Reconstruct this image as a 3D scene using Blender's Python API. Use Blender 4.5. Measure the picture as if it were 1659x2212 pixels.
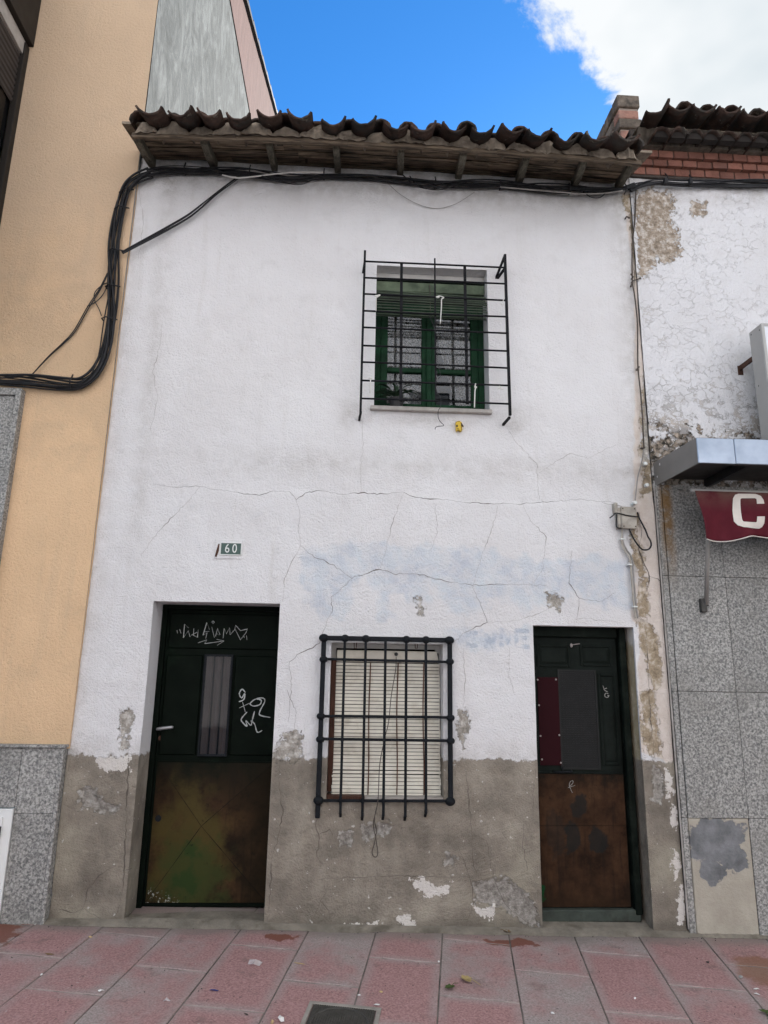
import bpy, bmesh, math, random
import numpy as np
from mathutils import Vector, Matrix

for o in list(bpy.data.objects):
    bpy.data.objects.remove(o)
scene = bpy.context.scene
COL = scene.collection
rnd = random.Random(7)
R = math.radians

# ------------------------------------------------------------------ camera
CAM_D, CAM_H, FOC, CX, CY = 4.418, 1.5, 1450.0, 829.5, 1106.0
CM = np.array([[0.998427, -0.028124, 0.048509], [-0.053607, -0.225051, 0.972871], [0.016444, 0.973941, 0.226205]])
CP = np.array([0.0, -CAM_D, CAM_H])
cam_data = bpy.data.cameras.new('camera')
cam_data.sensor_fit = 'HORIZONTAL'
cam_data.sensor_width = 36.0
cam_data.lens = 36.0 * FOC / 1659.0
cam_data.clip_start = 0.05
cam_data.clip_end = 2000
cam = bpy.data.objects.new('camera', cam_data)
COL.objects.link(cam)
mw = Matrix.Identity(4)
for i in range(3):
    mw[i][0], mw[i][1], mw[i][2], mw[i][3] = CM[i, 0], CM[i, 1], -CM[i, 2], CP[i]
cam.matrix_world = mw
scene.camera = cam

# ------------------------------------------------------------------ light, sky, exposure
EXPO = 1.13
SUN_TRAVEL = Vector((-0.45, -1.0, -0.62)).normalized()
to_sun = -SUN_TRAVEL
sun_el = math.asin(to_sun.z)
sun_az = math.atan2(to_sun.x, to_sun.y)
sl = bpy.data.lights.new('sun', 'SUN')
sl.energy = 5.0
sl.angle = R(0.55)
sl.color = (1.0, 0.965, 0.915)
sun = bpy.data.objects.new('sun', sl)
COL.objects.link(sun)
sun.rotation_euler = SUN_TRAVEL.to_track_quat('-Z', 'Y').to_euler()
sun.location = (10, 20, 20)

world = bpy.data.worlds.new('World')
scene.world = world
world.use_nodes = True
scene.view_settings.view_transform = 'Standard'
scene.view_settings.look = 'None'
scene.view_settings.gamma = 1.0
scene.view_settings.use_curve_mapping = False
scene.view_settings.exposure = EXPO
scene.render.engine = 'CYCLES'
cy = scene.cycles
cy.use_denoising = True
cy.max_bounces = 4
cy.use_adaptive_sampling = True
cy.adaptive_threshold = 0.025
cy.diffuse_bounces = 3
cy.glossy_bounces = 3
cy.transparent_max_bounces = 8
cy.caustics_reflective = False
cy.caustics_refractive = False
cy.blur_glossy = 0.5
cy.sample_clamp_indirect = 8.0


# ------------------------------------------------------------------ node helper
class G:
    def __init__(s, tree):
        s.t = tree
        s.L = tree.links

    def n(s, typ, **kw):
        nd = s.t.nodes.new(typ)
        for k, v in kw.items():
            setattr(nd, k, v)
        return nd

    def put(s, sock, v):
        if v is None:
            return
        if hasattr(v, 'is_output'):
            s.L.new(v, sock)
        else:
            if isinstance(v, (tuple, list)) and len(v) == 3 and sock.type == 'RGBA':
                v = (*v, 1.0)
            sock.default_value = v

    def math(s, op, a, b=None, c=None, clamp=False):
        nd = s.n('ShaderNodeMath', operation=op, use_clamp=clamp)
        s.put(nd.inputs[0], a)
        s.put(nd.inputs[1], b)
        s.put(nd.inputs[2], c)
        return nd.outputs[0]

    def mix(s, f, a, b, mode='MIX'):
        nd = s.n('ShaderNodeMix', data_type='RGBA', blend_type=mode)
        s.put(nd.inputs[0], f)
        s.put(nd.inputs[6], a)
        s.put(nd.inputs[7], b)
        return nd.outputs[2]

    def pos(s):
        if not hasattr(s, '_pos'):
            s._pos = s.n('ShaderNodeNewGeometry').outputs['Position']
        return s._pos

    def obj(s):
        if not hasattr(s, '_obj'):
            s._obj = s.n('ShaderNodeTexCoord').outputs['Object']
        return s._obj

    def scale(s, vec, xyz, loc=(0, 0, 0)):
        nd = s.n('ShaderNodeMapping')
        s.put(nd.inputs['Vector'], vec)
        nd.inputs['Scale'].default_value = xyz
        nd.inputs['Location'].default_value = loc
        return nd.outputs[0]

    def noise(s, scale, detail=4, rough=0.55, vec=None, dist=0.0, col=False):
        nd = s.n('ShaderNodeTexNoise')
        s.put(nd.inputs['Vector'], vec if vec is not None else s.pos())
        nd.inputs['Scale'].default_value = scale
        nd.inputs['Detail'].default_value = detail
        nd.inputs['Roughness'].default_value = rough
        nd.inputs['Distortion'].default_value = dist
        return nd.outputs['Color' if col else 'Fac']

    def voro(s, scale, feature='F1', vec=None, out='Distance', rand=1.0):
        nd = s.n('ShaderNodeTexVoronoi', feature=feature)
        s.put(nd.inputs['Vector'], vec if vec is not None else s.pos())
        nd.inputs['Scale'].default_value = scale
        nd.inputs['Randomness'].default_value = rand
        return nd.outputs[out]

    def ramp(s, f, stops, interp='LINEAR'):
        nd = s.n('ShaderNodeValToRGB')
        nd.color_ramp.interpolation = interp
        el = nd.color_ramp.elements
        while len(el) < len(stops):
            el.new(0.5)
        for e, (p, c) in zip(el, stops):
            e.position = p
            if not isinstance(c, (tuple, list)):
                c = (c, c, c)
            e.color = (*c, 1.0)
        s.put(nd.inputs[0], f)
        return nd.outputs[0]

    def step(s, v, a, b):
        nd = s.n('ShaderNodeMapRange', interpolation_type='SMOOTHSTEP')
        s.put(nd.inputs['Value'], v)
        nd.inputs['From Min'].default_value = a
        nd.inputs['From Max'].default_value = b
        return nd.outputs[0]

    def attr(s, name):
        return s.n('ShaderNodeAttribute', attribute_name=name).outputs['Fac']

    def xyz(s, vec=None):
        nd = s.n('ShaderNodeSeparateXYZ')
        s.put(nd.inputs[0], vec if vec is not None else s.pos())
        return nd.outputs

    def rand(s):
        return s.n('ShaderNodeObjectInfo').outputs['Random']

    def bump(s, h, strength=0.4, dist=0.01, normal=None):
        nd = s.n('ShaderNodeBump')
        nd.inputs['Strength'].default_value = strength
        nd.inputs['Distance'].default_value = dist
        s.put(nd.inputs['Height'], h)
        s.put(nd.inputs['Normal'], normal)
        return nd.outputs[0]

    def dist(s, c, scale=(1, 1, 1)):
        a = s.n('ShaderNodeVectorMath', operation='SUBTRACT')
        s.put(a.inputs[0], s.pos())
        a.inputs[1].default_value = c
        b = s.n('ShaderNodeVectorMath', operation='MULTIPLY')
        s.L.new(a.outputs[0], b.inputs[0])
        b.inputs[1].default_value = scale
        d = s.n('ShaderNodeVectorMath', operation='LENGTH')
        s.L.new(b.outputs[0], d.inputs[0])
        return d.outputs['Value']

    def blob(s, c, r, soft=0.5, nz=0.5, nscale=9, scale=(1, 0, 1)):
        """1 inside a ragged spot of radius r around c, 0 outside"""
        d = s.math('DIVIDE', s.dist(c, scale), r)
        d = s.math('ADD', d, s.math('MULTIPLY', s.math('SUBTRACT', s.noise(nscale, 5, 0.62), 0.5), nz * 5))
        return s.math('SUBTRACT', 1.0, s.step(d, 1 - soft, 1 + soft * 0.3))

    def out(s, color, rough=0.85, normal=None, metallic=0.0, spec=0.35, emit=None):
        b = s.n('ShaderNodeBsdfPrincipled')
        s.put(b.inputs['Base Color'], color)
        s.put(b.inputs['Roughness'], rough)
        s.put(b.inputs['Metallic'], metallic)
        s.put(b.inputs['Specular IOR Level'], spec)
        s.put(b.inputs['Normal'], normal)
        o = s.n('ShaderNodeOutputMaterial')
        s.L.new(b.outputs[0], o.inputs[0])
        return b


MATS = {}


def newmat(name):
    m = bpy.data.materials.new(name)
    m.use_nodes = True
    m.node_tree.nodes.clear()
    MATS[name] = m
    return G(m.node_tree)


def simple(name, c, rough=0.8, var=0.25, scale=6.0, bump=0.25, bscale=70.0, metallic=0.0, spec=0.35, rnd_v=0.0, dark=None, dscale=3.0, damt=0.5):
    g = newmat(name)
    k = g.noise(scale, 5, 0.6)
    hi = tuple(min(1, x * (1 + var)) for x in c)
    lo = tuple(x * (1 - var) for x in c)
    col = g.ramp(k, [(0.28, lo), (0.72, hi)])
    if dark:
        col = g.mix(g.math('MULTIPLY', g.step(g.noise(dscale, 6, 0.65), 0.48, 0.68), damt), col, dark)
    if rnd_v:
        f = g.math('MULTIPLY_ADD', g.rand(), rnd_v * 2, 1 - rnd_v)
        cc = g.n('ShaderNodeCombineColor')
        for i in range(3):
            g.L.new(f, cc.inputs[i])
        col = g.mix(1.0, col, cc.outputs[0], 'MULTIPLY')
    nrm = g.bump(g.noise(bscale, 4, 0.6), bump, 0.01)
    rr = g.math('MULTIPLY_ADD', g.noise(scale * 3, 3), 0.25, rough - 0.12)
    g.out(col, rr, nrm, metallic, spec)
    return MATS[name]


# ---- world: clear blue sky with a broken cloud bank
g = G(world.node_tree)
world.node_tree.nodes.clear()
sky = g.n('ShaderNodeTexSky', sky_type='NISHITA')
sky.sun_disc = False
sky.sun_elevation = sun_el
sky.sun_rotation = sun_az
sky.altitude = 650
sky.air_density = 1.0
sky.dust_density = 0.15
sky.ozone_density = 3.0
SKYK = 0.10
dirv = g.n('ShaderNodeTexCoord').outputs['Generated']
sx = g.xyz(dirv)
zc = g.math('MAXIMUM', sx[2], 0.06)
px_ = g.math('DIVIDE', sx[0], zc)
py_ = g.math('DIVIDE', sx[1], zc)
cv = g.n('ShaderNodeCombineXYZ')
g.L.new(px_, cv.inputs[0]); g.L.new(py_, cv.inputs[1])
hsv = g.n('ShaderNodeHueSaturation')
hsv.inputs['Hue'].default_value = 0.497
hsv.inputs['Saturation'].default_value = 1.22
hsv.inputs['Value'].default_value = 0.62
g.L.new(sky.outputs[0], hsv.inputs['Color'])
WORLD_CV = cv.outputs[0]
# line of the cloud bank's edge in the plane (x/z, y/z)
n1 = g.noise(4.2, 8, 0.62, g.scale(WORLD_CV, (1, 1, 1), (3.3, 1.7, 0.4)), 0.25)
n2 = g.noise(1.1, 2, 0.55, g.scale(WORLD_CV, (1, 1, 1), (8.2, 4.1, 2.0)))
edge = g.math('ADD', g.math('MULTIPLY', px_, 0.60), g.math('MULTIPLY', py_, -0.80))
edge = g.math('MULTIPLY', g.math('ADD', edge, 0.475), 1.5)
edge = g.math('MINIMUM', g.math('MAXIMUM', edge, -0.35), 0.35)
cov = g.math('ADD', edge, g.math('MULTIPLY', g.math('SUBTRACT', n1, 0.5), 0.55))
cov = g.math('ADD', cov, g.math('MULTIPLY', g.math('SUBTRACT', n2, 0.5), 0.35))
cmask = g.step(cov, -0.01, 0.055)
cl = g.ramp(g.noise(2.3, 4, 0.6, g.scale(WORLD_CV, (1, 1, 1), (1.1, 9.0, 3.0))), [(0.3, (0.70, 0.78, 0.83)), (0.62, (0.95, 0.98, 1.0))])
clk = g.mix(1.0, cl, (1.0 / (SKYK * 2 ** EXPO),) * 3, 'MULTIPLY')
bg = g.n('ShaderNodeBackground')
g.put(bg.inputs[0], g.mix(cmask, g.mix(1.0, hsv.outputs[0], (0.87, 1.45, 1.78), 'MULTIPLY'), clk))
bg.inputs[1].default_value = SKYK
world.cycles.sampling_method = 'MANUAL'
world.cycles.sample_map_resolution = 256
wo = g.n('ShaderNodeOutputWorld')
g.L.new(bg.outputs[0], wo.inputs[0])


# ------------------------------------------------------------------ placing helpers
def ray(px, py):
    return CM @ np.array([(px - CX) / FOC, -(py - CY) / FOC, 1.0])


def at(px, py, Y=0.0):
    """point of the plane y = Y that the photograph shows at px, py"""
    r = ray(px, py)
    p = CP + r * ((Y - CP[1]) / r[1])
    return Vector(p)


GSX, GSY = -0.02, 0.03


def gz(x, y):
    return GSX * (x - 0.4) + GSY * y


def gat(px, py):
    r = ray(px, py)
    nrm = np.array([-GSX, -GSY, 1.0])
    d = -GSX * 0.4
    t = (d - nrm @ CP) / (nrm @ r)
    return Vector(CP + r * t)


K = 1 / 1.15732


def Z(x0, y0, s):
    return lambda u, v: ((x0 + u / s) * K, (y0 + v / s) * K)


def zrect(zf, pts, Y):
    """average rectangle (x0, x1, z0, z1) of four zoom points TL TR BR BL on plane Y"""
    P = [at(*zf(*p), Y) for p in pts]
    return (P[0].x + P[3].x) / 2, (P[1].x + P[2].x) / 2, (P[2].z + P[3].z) / 2, (P[0].z + P[1].z) / 2


# ------------------------------------------------------------------ mesh builder
class MB:
    def __init__(s):
        s.v = []
        s.f = []

    def add(s, vs, fs):
        b = len(s.v)
        s.v += [tuple(v) for v in vs]
        s.f += [tuple(i + b for i in f) for f in fs]
        return s

    def box(s, x0, x1, y0, y1, z0, z1):
        return s.add([(x0, y0, z0), (x1, y0, z0), (x1, y1, z0), (x0, y1, z0), (x0, y0, z1), (x1, y0, z1), (x1, y1, z1), (x0, y1, z1)],
                     [(0, 3, 2, 1), (4, 5, 6, 7), (0, 1, 5, 4), (1, 2, 6, 5), (2, 3, 7, 6), (3, 0, 4, 7)])

    def hexa(s, eight):
        return s.add(eight, [(0, 3, 2, 1), (4, 5, 6, 7), (0, 1, 5, 4), (1, 2, 6, 5), (2, 3, 7, 6), (3, 0, 4, 7)])

    def bar(s, a, b, w, h, up=(0, 0, 1)):
        """box-section bar from a to b, w wide (across up), h along up"""
        a, b = Vector(a), Vector(b)
        d = (b - a).normalized()
        upv = Vector(up)
        sd = d.cross(upv)
        if sd.length < 1e-5:
            sd = d.cross(Vector((1, 0, 0)))
        sd.normalize()
        u = sd.cross(d).normalized()
        q = []
        for p in (a, b):
            q.append([p - sd * w / 2 - u * h / 2, p + sd * w / 2 - u * h / 2, p + sd * w / 2 + u * h / 2, p - sd * w / 2 + u * h / 2])
        vs = q[0] + q[1]
        return s.add(vs, [(0, 1, 2, 3), (7, 6, 5, 4), (0, 4, 5, 1), (1, 5, 6, 2), (2, 6, 7, 3), (3, 7, 4, 0)])

    def tube(s, pts, r, n=7, caps=True):
        P = [Vector(p) for p in pts]
        rr = r if hasattr(r, '__len__') else [r] * len(P)
        t0 = (P[1] - P[0]).normalized()
        nrm = t0.orthogonal().normalized()
        rings = []
        prev = t0
        for i, p in enumerate(P):
            t = ((P[min(i + 1, len(P) - 1)] - P[max(i - 1, 0)])).normalized()
            ax = prev.cross(t)
            if ax.length > 1e-7:
                nrm = Matrix.Rotation(prev.angle(t), 3, ax.normalized()) @ nrm
            nrm = (nrm - t * nrm.dot(t)).normalized()
            bi = t.cross(nrm)
            rings.append([p + (nrm * math.cos(2 * math.pi * k / n) + bi * math.sin(2 * math.pi * k / n)) * rr[i] for k in range(n)])
            prev = t
        vs = [v for r_ in rings for v in r_]
        fs = []
        for i in range(len(P) - 1):
            for k in range(n):
                a = i * n + k
                b = i * n + (k + 1) % n
                fs.append((a, b, b + n, a + n))
        if caps:
            fs.append(tuple(range(n - 1, -1, -1)))
            fs.append(tuple((len(P) - 1) * n + k for k in range(n)))
        return s.add(vs, fs)

    def ball(s, c, r, n=10, m=7, sc=(1, 1, 1)):
        c = Vector(c)
        vs = [c + Vector((0, 0, r * sc[2]))]
        for i in range(1, m):
            t = math.pi * i / m
            for k in range(n):
                a = 2 * math.pi * k / n
                vs.append(c + Vector((r * sc[0] * math.sin(t) * math.cos(a), r * sc[1] * math.sin(t) * math.sin(a), r * sc[2] * math.cos(t))))
        vs.append(c - Vector((0, 0, r * sc[2])))
        fs = [(0, 1 + k, 1 + (k + 1) % n) for k in range(n)]
        for i in range(m - 2):
            for k in range(n):
                a = 1 + i * n + k
                b = 1 + i * n + (k + 1) % n
                fs.append((a, a + n, b + n, b))
        e = len(vs) - 1
        fs += [(e, 1 + (m - 2) * n + (k + 1) % n, 1 + (m - 2) * n + k) for k in range(n)]
        return s.add(vs, fs)

    def cyl(s, a, b, r, n=14):
        return s.tube([a, b], r, n)

    def prism(s, poly, y0, y1):
        """polygon of (x, z) points (counter-clockwise seen from the street) from y0 (front) to y1"""
        n = len(poly)
        vs = [(p[0], y0, p[1]) for p in poly] + [(p[0], y1, p[1]) for p in poly]
        fs = [tuple(range(n)), tuple(range(2 * n - 1, n - 1, -1))]
        for i in range(n):
            j = (i + 1) % n
            fs.append((i, i + n, j + n, j))
        return s.add(vs, fs)

    def ribbon(s, pts, w, Y, thick=0.0015):
        """flat strip along (x, z) points on the plane y = Y, w wide (or list of widths)"""
        P = [Vector((p[0], p[1])) for p in pts]
        ww = w if hasattr(w, '__len__') else [w] * len(P)
        vs = []
        for i, p in enumerate(P):
            t = (P[min(i + 1, len(P) - 1)] - P[max(i - 1, 0)])
            t = t.normalized() if t.length > 1e-9 else Vector((1, 0))
            nn = Vector((-t.y, t.x)) * ww[i] / 2
            y = Y(p.x, p.y) if callable(Y) else Y
            vs += [(p.x + nn.x, y, p.y + nn.y), (p.x - nn.x, y, p.y - nn.y), (p.x + nn.x, y + thick, p.y + nn.y), (p.x - nn.x, y + thick, p.y - nn.y)]
        fs = []
        for i in range(len(P) - 1):
            a = 4 * i
            fs += [(a, a + 1, a + 5, a + 4), (a, a + 4, a + 6, a + 2), (a + 1, a + 3, a + 7, a + 5)]
        return s.add(vs, fs)

    def mesh(s, name, m, smooth=False):
        me = bpy.data.meshes.new(name)
        me.from_pydata(s.v, [], s.f)
        me.materials.append(MATS[m] if isinstance(m, str) else m)
        if smooth:
            me.polygons.foreach_set('use_smooth', [True] * len(me.polygons))
        me.update()
        return me

    def build(s, name, m, parent=None, smooth=False, bevel=0.0, seg=1):
        o = link(name, s.mesh(name, m, smooth), parent)
        if bevel:
            b = o.modifiers.new('bevel', 'BEVEL')
            b.width = bevel
            b.segments = seg
            b.limit_method = 'ANGLE'
        return o


def link(name, me, parent=None):
    o = bpy.data.objects.new(name, me)
    COL.objects.link(o)
    if parent is not None:
        o.parent = parent
        if parent.type == 'EMPTY' and tuple(parent.location) != (0, 0, 0):
            o.matrix_parent_inverse = Matrix.Translation(parent.location).inverted()
    return o


def thing(name, label, cat, loc=(0, 0, 0), group=None):
    o = bpy.data.objects.new(name, None)
    COL.objects.link(o)
    o.location = loc
    o.empty_display_size = 0.1
    return tag(o, label, cat, group)


def tag(o, label, cat, group=None):
    o['label'] = label
    o['category'] = cat
    if group:
        o['group'] = group
    return o


def structure(o):
    o['kind'] = 'structure'
    return o


def smooth_path(pts, k=6):
    """Catmull-Rom through the points"""
    P = [Vector(p) for p in pts]
    out = []
    for i in range(len(P) - 1):
        p0, p1, p2, p3 = P[max(i - 1, 0)], P[i], P[i + 1], P[min(i + 2, len(P) - 1)]
        for j in range(k):
            t = j / k
            out.append(0.5 * ((2 * p1) + (p2 - p0) * t + (2 * p0 - 5 * p1 + 4 * p2 - p3) * t * t + (3 * p1 - p0 - 3 * p2 + p3) * t ** 3))
    out.append(P[-1])
    return out


# numpy noise for relief
_rs = np.random.RandomState(11)
_lat = _rs.rand(256, 256)


def vnoise(x, z, scale, seed=0):
    x = np.asarray(x) * scale + seed * 17.3 + 100
    z = np.asarray(z) * scale + seed * 9.1 + 100
    xi = np.floor(x).astype(int)
    zi = np.floor(z).astype(int)
    fx, fz = x - xi, z - zi
    fx = fx * fx * (3 - 2 * fx)
    fz = fz * fz * (3 - 2 * fz)
    q = lambda a, b: _lat[(xi + a) % 256, (zi + b) % 256]
    return (q(0, 0) * (1 - fx) + q(1, 0) * fx) * (1 - fz) + (q(0, 1) * (1 - fx) + q(1, 1) * fx) * fz


def fbm(x, z, scale, oct=4, seed=0):
    r, a, t = 0, 1.0, 0
    for i in range(oct):
        r = r + a * vnoise(x, z, scale * 2 ** i, seed + i * 3)
        t += a
        a *= 0.5
    return r / t


def sdpoly(X, Zz, poly):
    """signed distance, positive inside"""
    P = np.array(poly)
    d = np.full(X.shape, 1e9)
    ins = np.zeros(X.shape, bool)
    n = len(P)
    for i in range(n):
        a, b = P[i], P[(i + 1) % n]
        e = b - a
        t = np.clip(((X - a[0]) * e[0] + (Zz - a[1]) * e[1]) / max(e @ e, 1e-12), 0, 1)
        d = np.minimum(d, np.hypot(X - a[0] - t * e[0], Zz - a[1] - t * e[1]))
        c = ((a[1] > Zz) != (b[1] > Zz)) & (X < (b[0] - a[0]) * (Zz - a[1]) / (b[1] - a[1] + 1e-12) + a[0])
        ins ^= c
    return np.where(ins, d, -d)


def sdline(X, Zz, pts):
    P = np.array(pts)
    d = np.full(X.shape, 1e9)
    for i in range(len(P) - 1):
        a, b = P[i], P[i + 1]
        e = b - a
        t = np.clip(((X - a[0]) * e[0] + (Zz - a[1]) * e[1]) / max(e @ e, 1e-12), 0, 1)
        d = np.minimum(d, np.hypot(X - a[0] - t * e[0], Zz - a[1] - t * e[1]))
    return d


def field(X, Zz, polys, soft=0.04):
    """0 outside .. 1 inside, 0.5 on the edge of the union of px polygons (plane y = 0)"""
    m = np.full(X.shape, -1.0)
    for poly in polys:
        w = [(lambda p: (p.x, p.z))(at(*p)) for p in poly]
        m = np.maximum(m, sdpoly(X, Zz, w))
    return np.clip(m / (2 * soft) + 0.5, 0, 1)


def coords(breaks, step):
    out = []
    for a, b in zip(breaks[:-1], breaks[1:]):
        n = max(1, int(math.ceil((b - a) / step)))
        out += list(np.linspace(a, b, n + 1)[:-1])
    return np.array(out + [breaks[-1]])


def grid_wall(name, xb, zb, step, holes, disp, fields, m, parent):
    xs, zs = coords(xb, step), coords(zb, step)
    X, Zz = np.meshgrid(xs, zs)
    fl = fields(X, Zz)
    Y = disp(X, Zz, fl)
    nx, nz = len(xs), len(zs)
    co = np.stack([X, Y, Zz], -1).reshape(-1, 3).astype(np.float32)
    cxs, czs = (xs[:-1] + xs[1:]) / 2, (zs[:-1] + zs[1:]) / 2
    keep = np.ones((nz - 1, nx - 1), bool)
    for x0, x1, z0, z1 in holes:
        keep &= ~((cxs[None, :] > x0) & (cxs[None, :] < x1) & (czs[:, None] > z0) & (czs[:, None] < z1))
    jj, ii = np.nonzero(keep)
    a = jj * nx + ii
    quads = np.stack([a, a + 1, a + nx + 1, a + nx], -1).astype(np.int32)
    me = bpy.data.meshes.new(name)
    me.vertices.add(len(co))
    me.vertices.foreach_set('co', co.ravel())
    me.loops.add(quads.size)
    me.loops.foreach_set('vertex_index', quads.ravel())
    me.polygons.add(len(quads))
    me.polygons.foreach_set('loop_start', np.arange(0, quads.size, 4, dtype=np.int32))
    me.polygons.foreach_set('use_smooth', np.ones(len(quads), bool))
    for k, v in fl.items():
        at_ = me.attributes.new(k, 'FLOAT', 'POINT')
        at_.data.foreach_set('value', v.astype(np.float32).ravel())
    me.materials.append(MATS[m])
    me.update()
    me.validate()
    return link(name, me, parent)

# ------------------------------------------------------------------ materials
def plaster(name, white=(0.775, 0.757, 0.757), plinth_z=0.95, crackle=0.0):
    g = newmat(name)
    x, y, z = g.xyz()
    big = g.noise(1.3, 4, 0.6)
    mid = g.noise(7, 5, 0.6)
    fine = g.noise(75, 4, 0.6)
    speck = g.noise(38, 3, 0.7)
    col = g.mix(g.step(big, 0.35, 0.7), white, tuple(c * k for c, k in zip(white, (0.94, 0.93, 0.925))))
    col = g.mix(g.math('MULTIPLY', g.step(mid, 0.52, 0.75), 0.30), col, (0.60, 0.575, 0.56))
    # vertical run-off streaks
    st = g.noise(5.0, 4, 0.6, g.scale(g.pos(), (2.2, 1, 0.16)))
    col = g.mix(g.math('MULTIPLY', g.step(st, 0.56, 0.78), 0.22), col, (0.52, 0.48, 0.43))
    # grime field
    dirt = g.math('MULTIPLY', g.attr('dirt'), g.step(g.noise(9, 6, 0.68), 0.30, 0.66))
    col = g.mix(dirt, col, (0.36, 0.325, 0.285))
    # dark scuffs and specks
    col = g.mix(g.math('MULTIPLY', g.step(g.noise(21, 5, 0.7), 0.66, 0.72), 0.45), col, (0.40, 0.38, 0.36))
    # cream strip
    cream = g.step(g.math('ADD', g.attr('cream'), g.math('MULTIPLY', g.math('SUBTRACT', mid, 0.5), 0.7)), 0.42, 0.6)
    col = g.mix(g.math('MULTIPLY', cream, 0.85), col, g.ramp(g.noise(11, 5, 0.6), [(0.3, (0.60, 0.50, 0.42)), (0.6, (0.72, 0.63, 0.56))]))
    # over-painted graffiti, bluish
    nb = g.math('SUBTRACT', g.noise(7, 4, 0.6), 0.5)
    bl = g.step(g.math('ADD', g.attr('blue'), g.math('MULTIPLY', nb, 1.8)), 0.28, 0.78)
    bl = g.math('MULTIPLY', bl, g.math('MULTIPLY_ADD', g.step(g.noise(13, 3, 0.55), 0.38, 0.62), 0.45, 0.42))
    col = g.mix(bl, col, g.ramp(g.noise(4.5, 3), [(0.35, (0.54, 0.57, 0.635)), (0.65, (0.66, 0.70, 0.735))]))
    lt = g.step(g.math('ADD', g.attr('letters'), g.math('MULTIPLY', nb, 0.35)), 0.40, 0.62)
    col = g.mix(g.math('MULTIPLY', g.math('MULTIPLY', lt, 0.55), g.step(g.noise(14, 4, 0.65), 0.36, 0.6)), col, (0.36, 0.42, 0.51))
    # flaked off paint: bare plaster
    jag = g.math('ADD', g.math('MULTIPLY', g.math('SUBTRACT', g.noise(30, 5, 0.72), 0.5), 2.4), g.math('MULTIPLY', g.math('SUBTRACT', g.noise(9, 3, 0.6), 0.5), 1.6))
    gate = lambda a: g.math('ADD', g.attr(a), g.math('MULTIPLY', jag, g.step(g.attr(a), 0.0, 0.15)))
    pf = gate('peel')
    peel = g.step(pf, 0.48, 0.53)
    if crackle:
        bare = g.ramp(g.noise(20, 5, 0.72), [(0.34, (0.20, 0.16, 0.12)), (0.5, (0.41, 0.335, 0.265)), (0.62, (0.68, 0.63, 0.58))])
    else:
        bare = g.ramp(g.noise(20, 5, 0.72), [(0.34, (0.22, 0.20, 0.175)), (0.5, (0.40, 0.365, 0.32)), (0.62, (0.64, 0.605, 0.565))])
    if not crackle:
        bare = g.mix(g.step(g.attr('cream'), 0.2, 0.5), bare, g.ramp(g.noise(15, 5, 0.7), [(0.34, (0.22, 0.17, 0.115)), (0.5, (0.40, 0.32, 0.225)), (0.64, (0.66, 0.58, 0.50))]))
    col = g.mix(peel, col, bare)
    hcr = g.math('MULTIPLY', peel, -0.7)
    if crackle:
        vv = g.n('ShaderNodeVectorMath', operation='ADD')
        g.L.new(g.scale(g.pos(), (1, 1, 1.35)), vv.inputs[0])
        nz = g.n('ShaderNodeVectorMath', operation='SCALE')
        g.L.new(g.noise(11, 4, 0.6, col=True), nz.inputs[0])
        nz.inputs['Scale'].default_value = 0.17
        g.L.new(nz.outputs[0], vv.inputs[1])
        e1 = g.voro(11.0, 'DISTANCE_TO_EDGE', vv.outputs[0])
        e2 = g.voro(27.0, 'DISTANCE_TO_EDGE', vv.outputs[0])
        flake = g.attr('flake')
        w1 = g.math('MULTIPLY_ADD', flake, 0.11, 0.010)
        w1 = g.math('MULTIPLY', w1, g.math('MULTIPLY_ADD', g.step(g.noise(5, 4, 0.72), 0.44, 0.66), 1.7, 0.0))
        c1 = g.math('LESS_THAN', e1, w1)
        c2 = g.math('LESS_THAN', e2, g.math('MULTIPLY', w1, 1.9))
        c2 = g.math('MULTIPLY', c2, g.step(flake, 0.25, 0.6))
        cr = g.math('MAXIMUM', c1, c2)
        col = g.mix(g.math('MULTIPLY', cr, g.math('MULTIPLY_ADD', flake, 0.65, 0.20)), col, g.ramp(g.noise(9, 4), [(0.4, (0.16, 0.14, 0.12)), (0.62, (0.42, 0.34, 0.26))]))
        hcr = g.math('ADD', hcr, g.math('MULTIPLY', cr, -0.8))
        fl2 = g.step(g.math('ADD', g.math('MULTIPLY', flake, 0.50), g.noise(16, 5, 0.7)), 0.93, 0.97)
        col = g.mix(fl2, col, g.ramp(g.noise(22, 5, 0.65), [(0.38, (0.04, 0.036, 0.03)), (0.5, (0.20, 0.165, 0.13)), (0.66, (0.52, 0.43, 0.35))]))
        hcr = g.math('ADD', hcr, g.math('MULTIPLY', fl2, -0.8))
    # grey cement dado
    zz = g.math('ADD', z, g.math('MULTIPLY', g.math('SUBTRACT', g.noise(11, 5, 0.72), 0.5), 0.13))
    pl = g.math('SUBTRACT', 1.0, g.step(zz, plinth_z - 0.008, plinth_z + 0.008))
    cem = g.ramp(g.noise(3.2, 7, 0.66), [(0.3, (0.15, 0.128, 0.105)), (0.5, (0.265, 0.23, 0.188)), (0.68, (0.38, 0.335, 0.275))])
    cem = g.mix(g.math('MULTIPLY', g.step(g.noise(19, 6, 0.7), 0.5, 0.7), 0.4), cem, (0.16, 0.14, 0.115))
    cem = g.mix(g.math('MULTIPLY', g.step(g.noise(1.6, 4, 0.6), 0.52, 0.7), 0.35), cem, (0.34, 0.315, 0.235))
    # damp foot of the wall
    damp = g.math('SUBTRACT', 1.0, g.step(g.math('ADD', z, g.math('MULTIPLY', g.noise(6, 5, 0.65), 0.14)), 0.06, 0.16))
    cem = g.mix(g.math('MULTIPLY', damp, 0.55), cem, (0.12, 0.105, 0.085))
    stn = g.step(gate('stone'), 0.47, 0.55)
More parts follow.
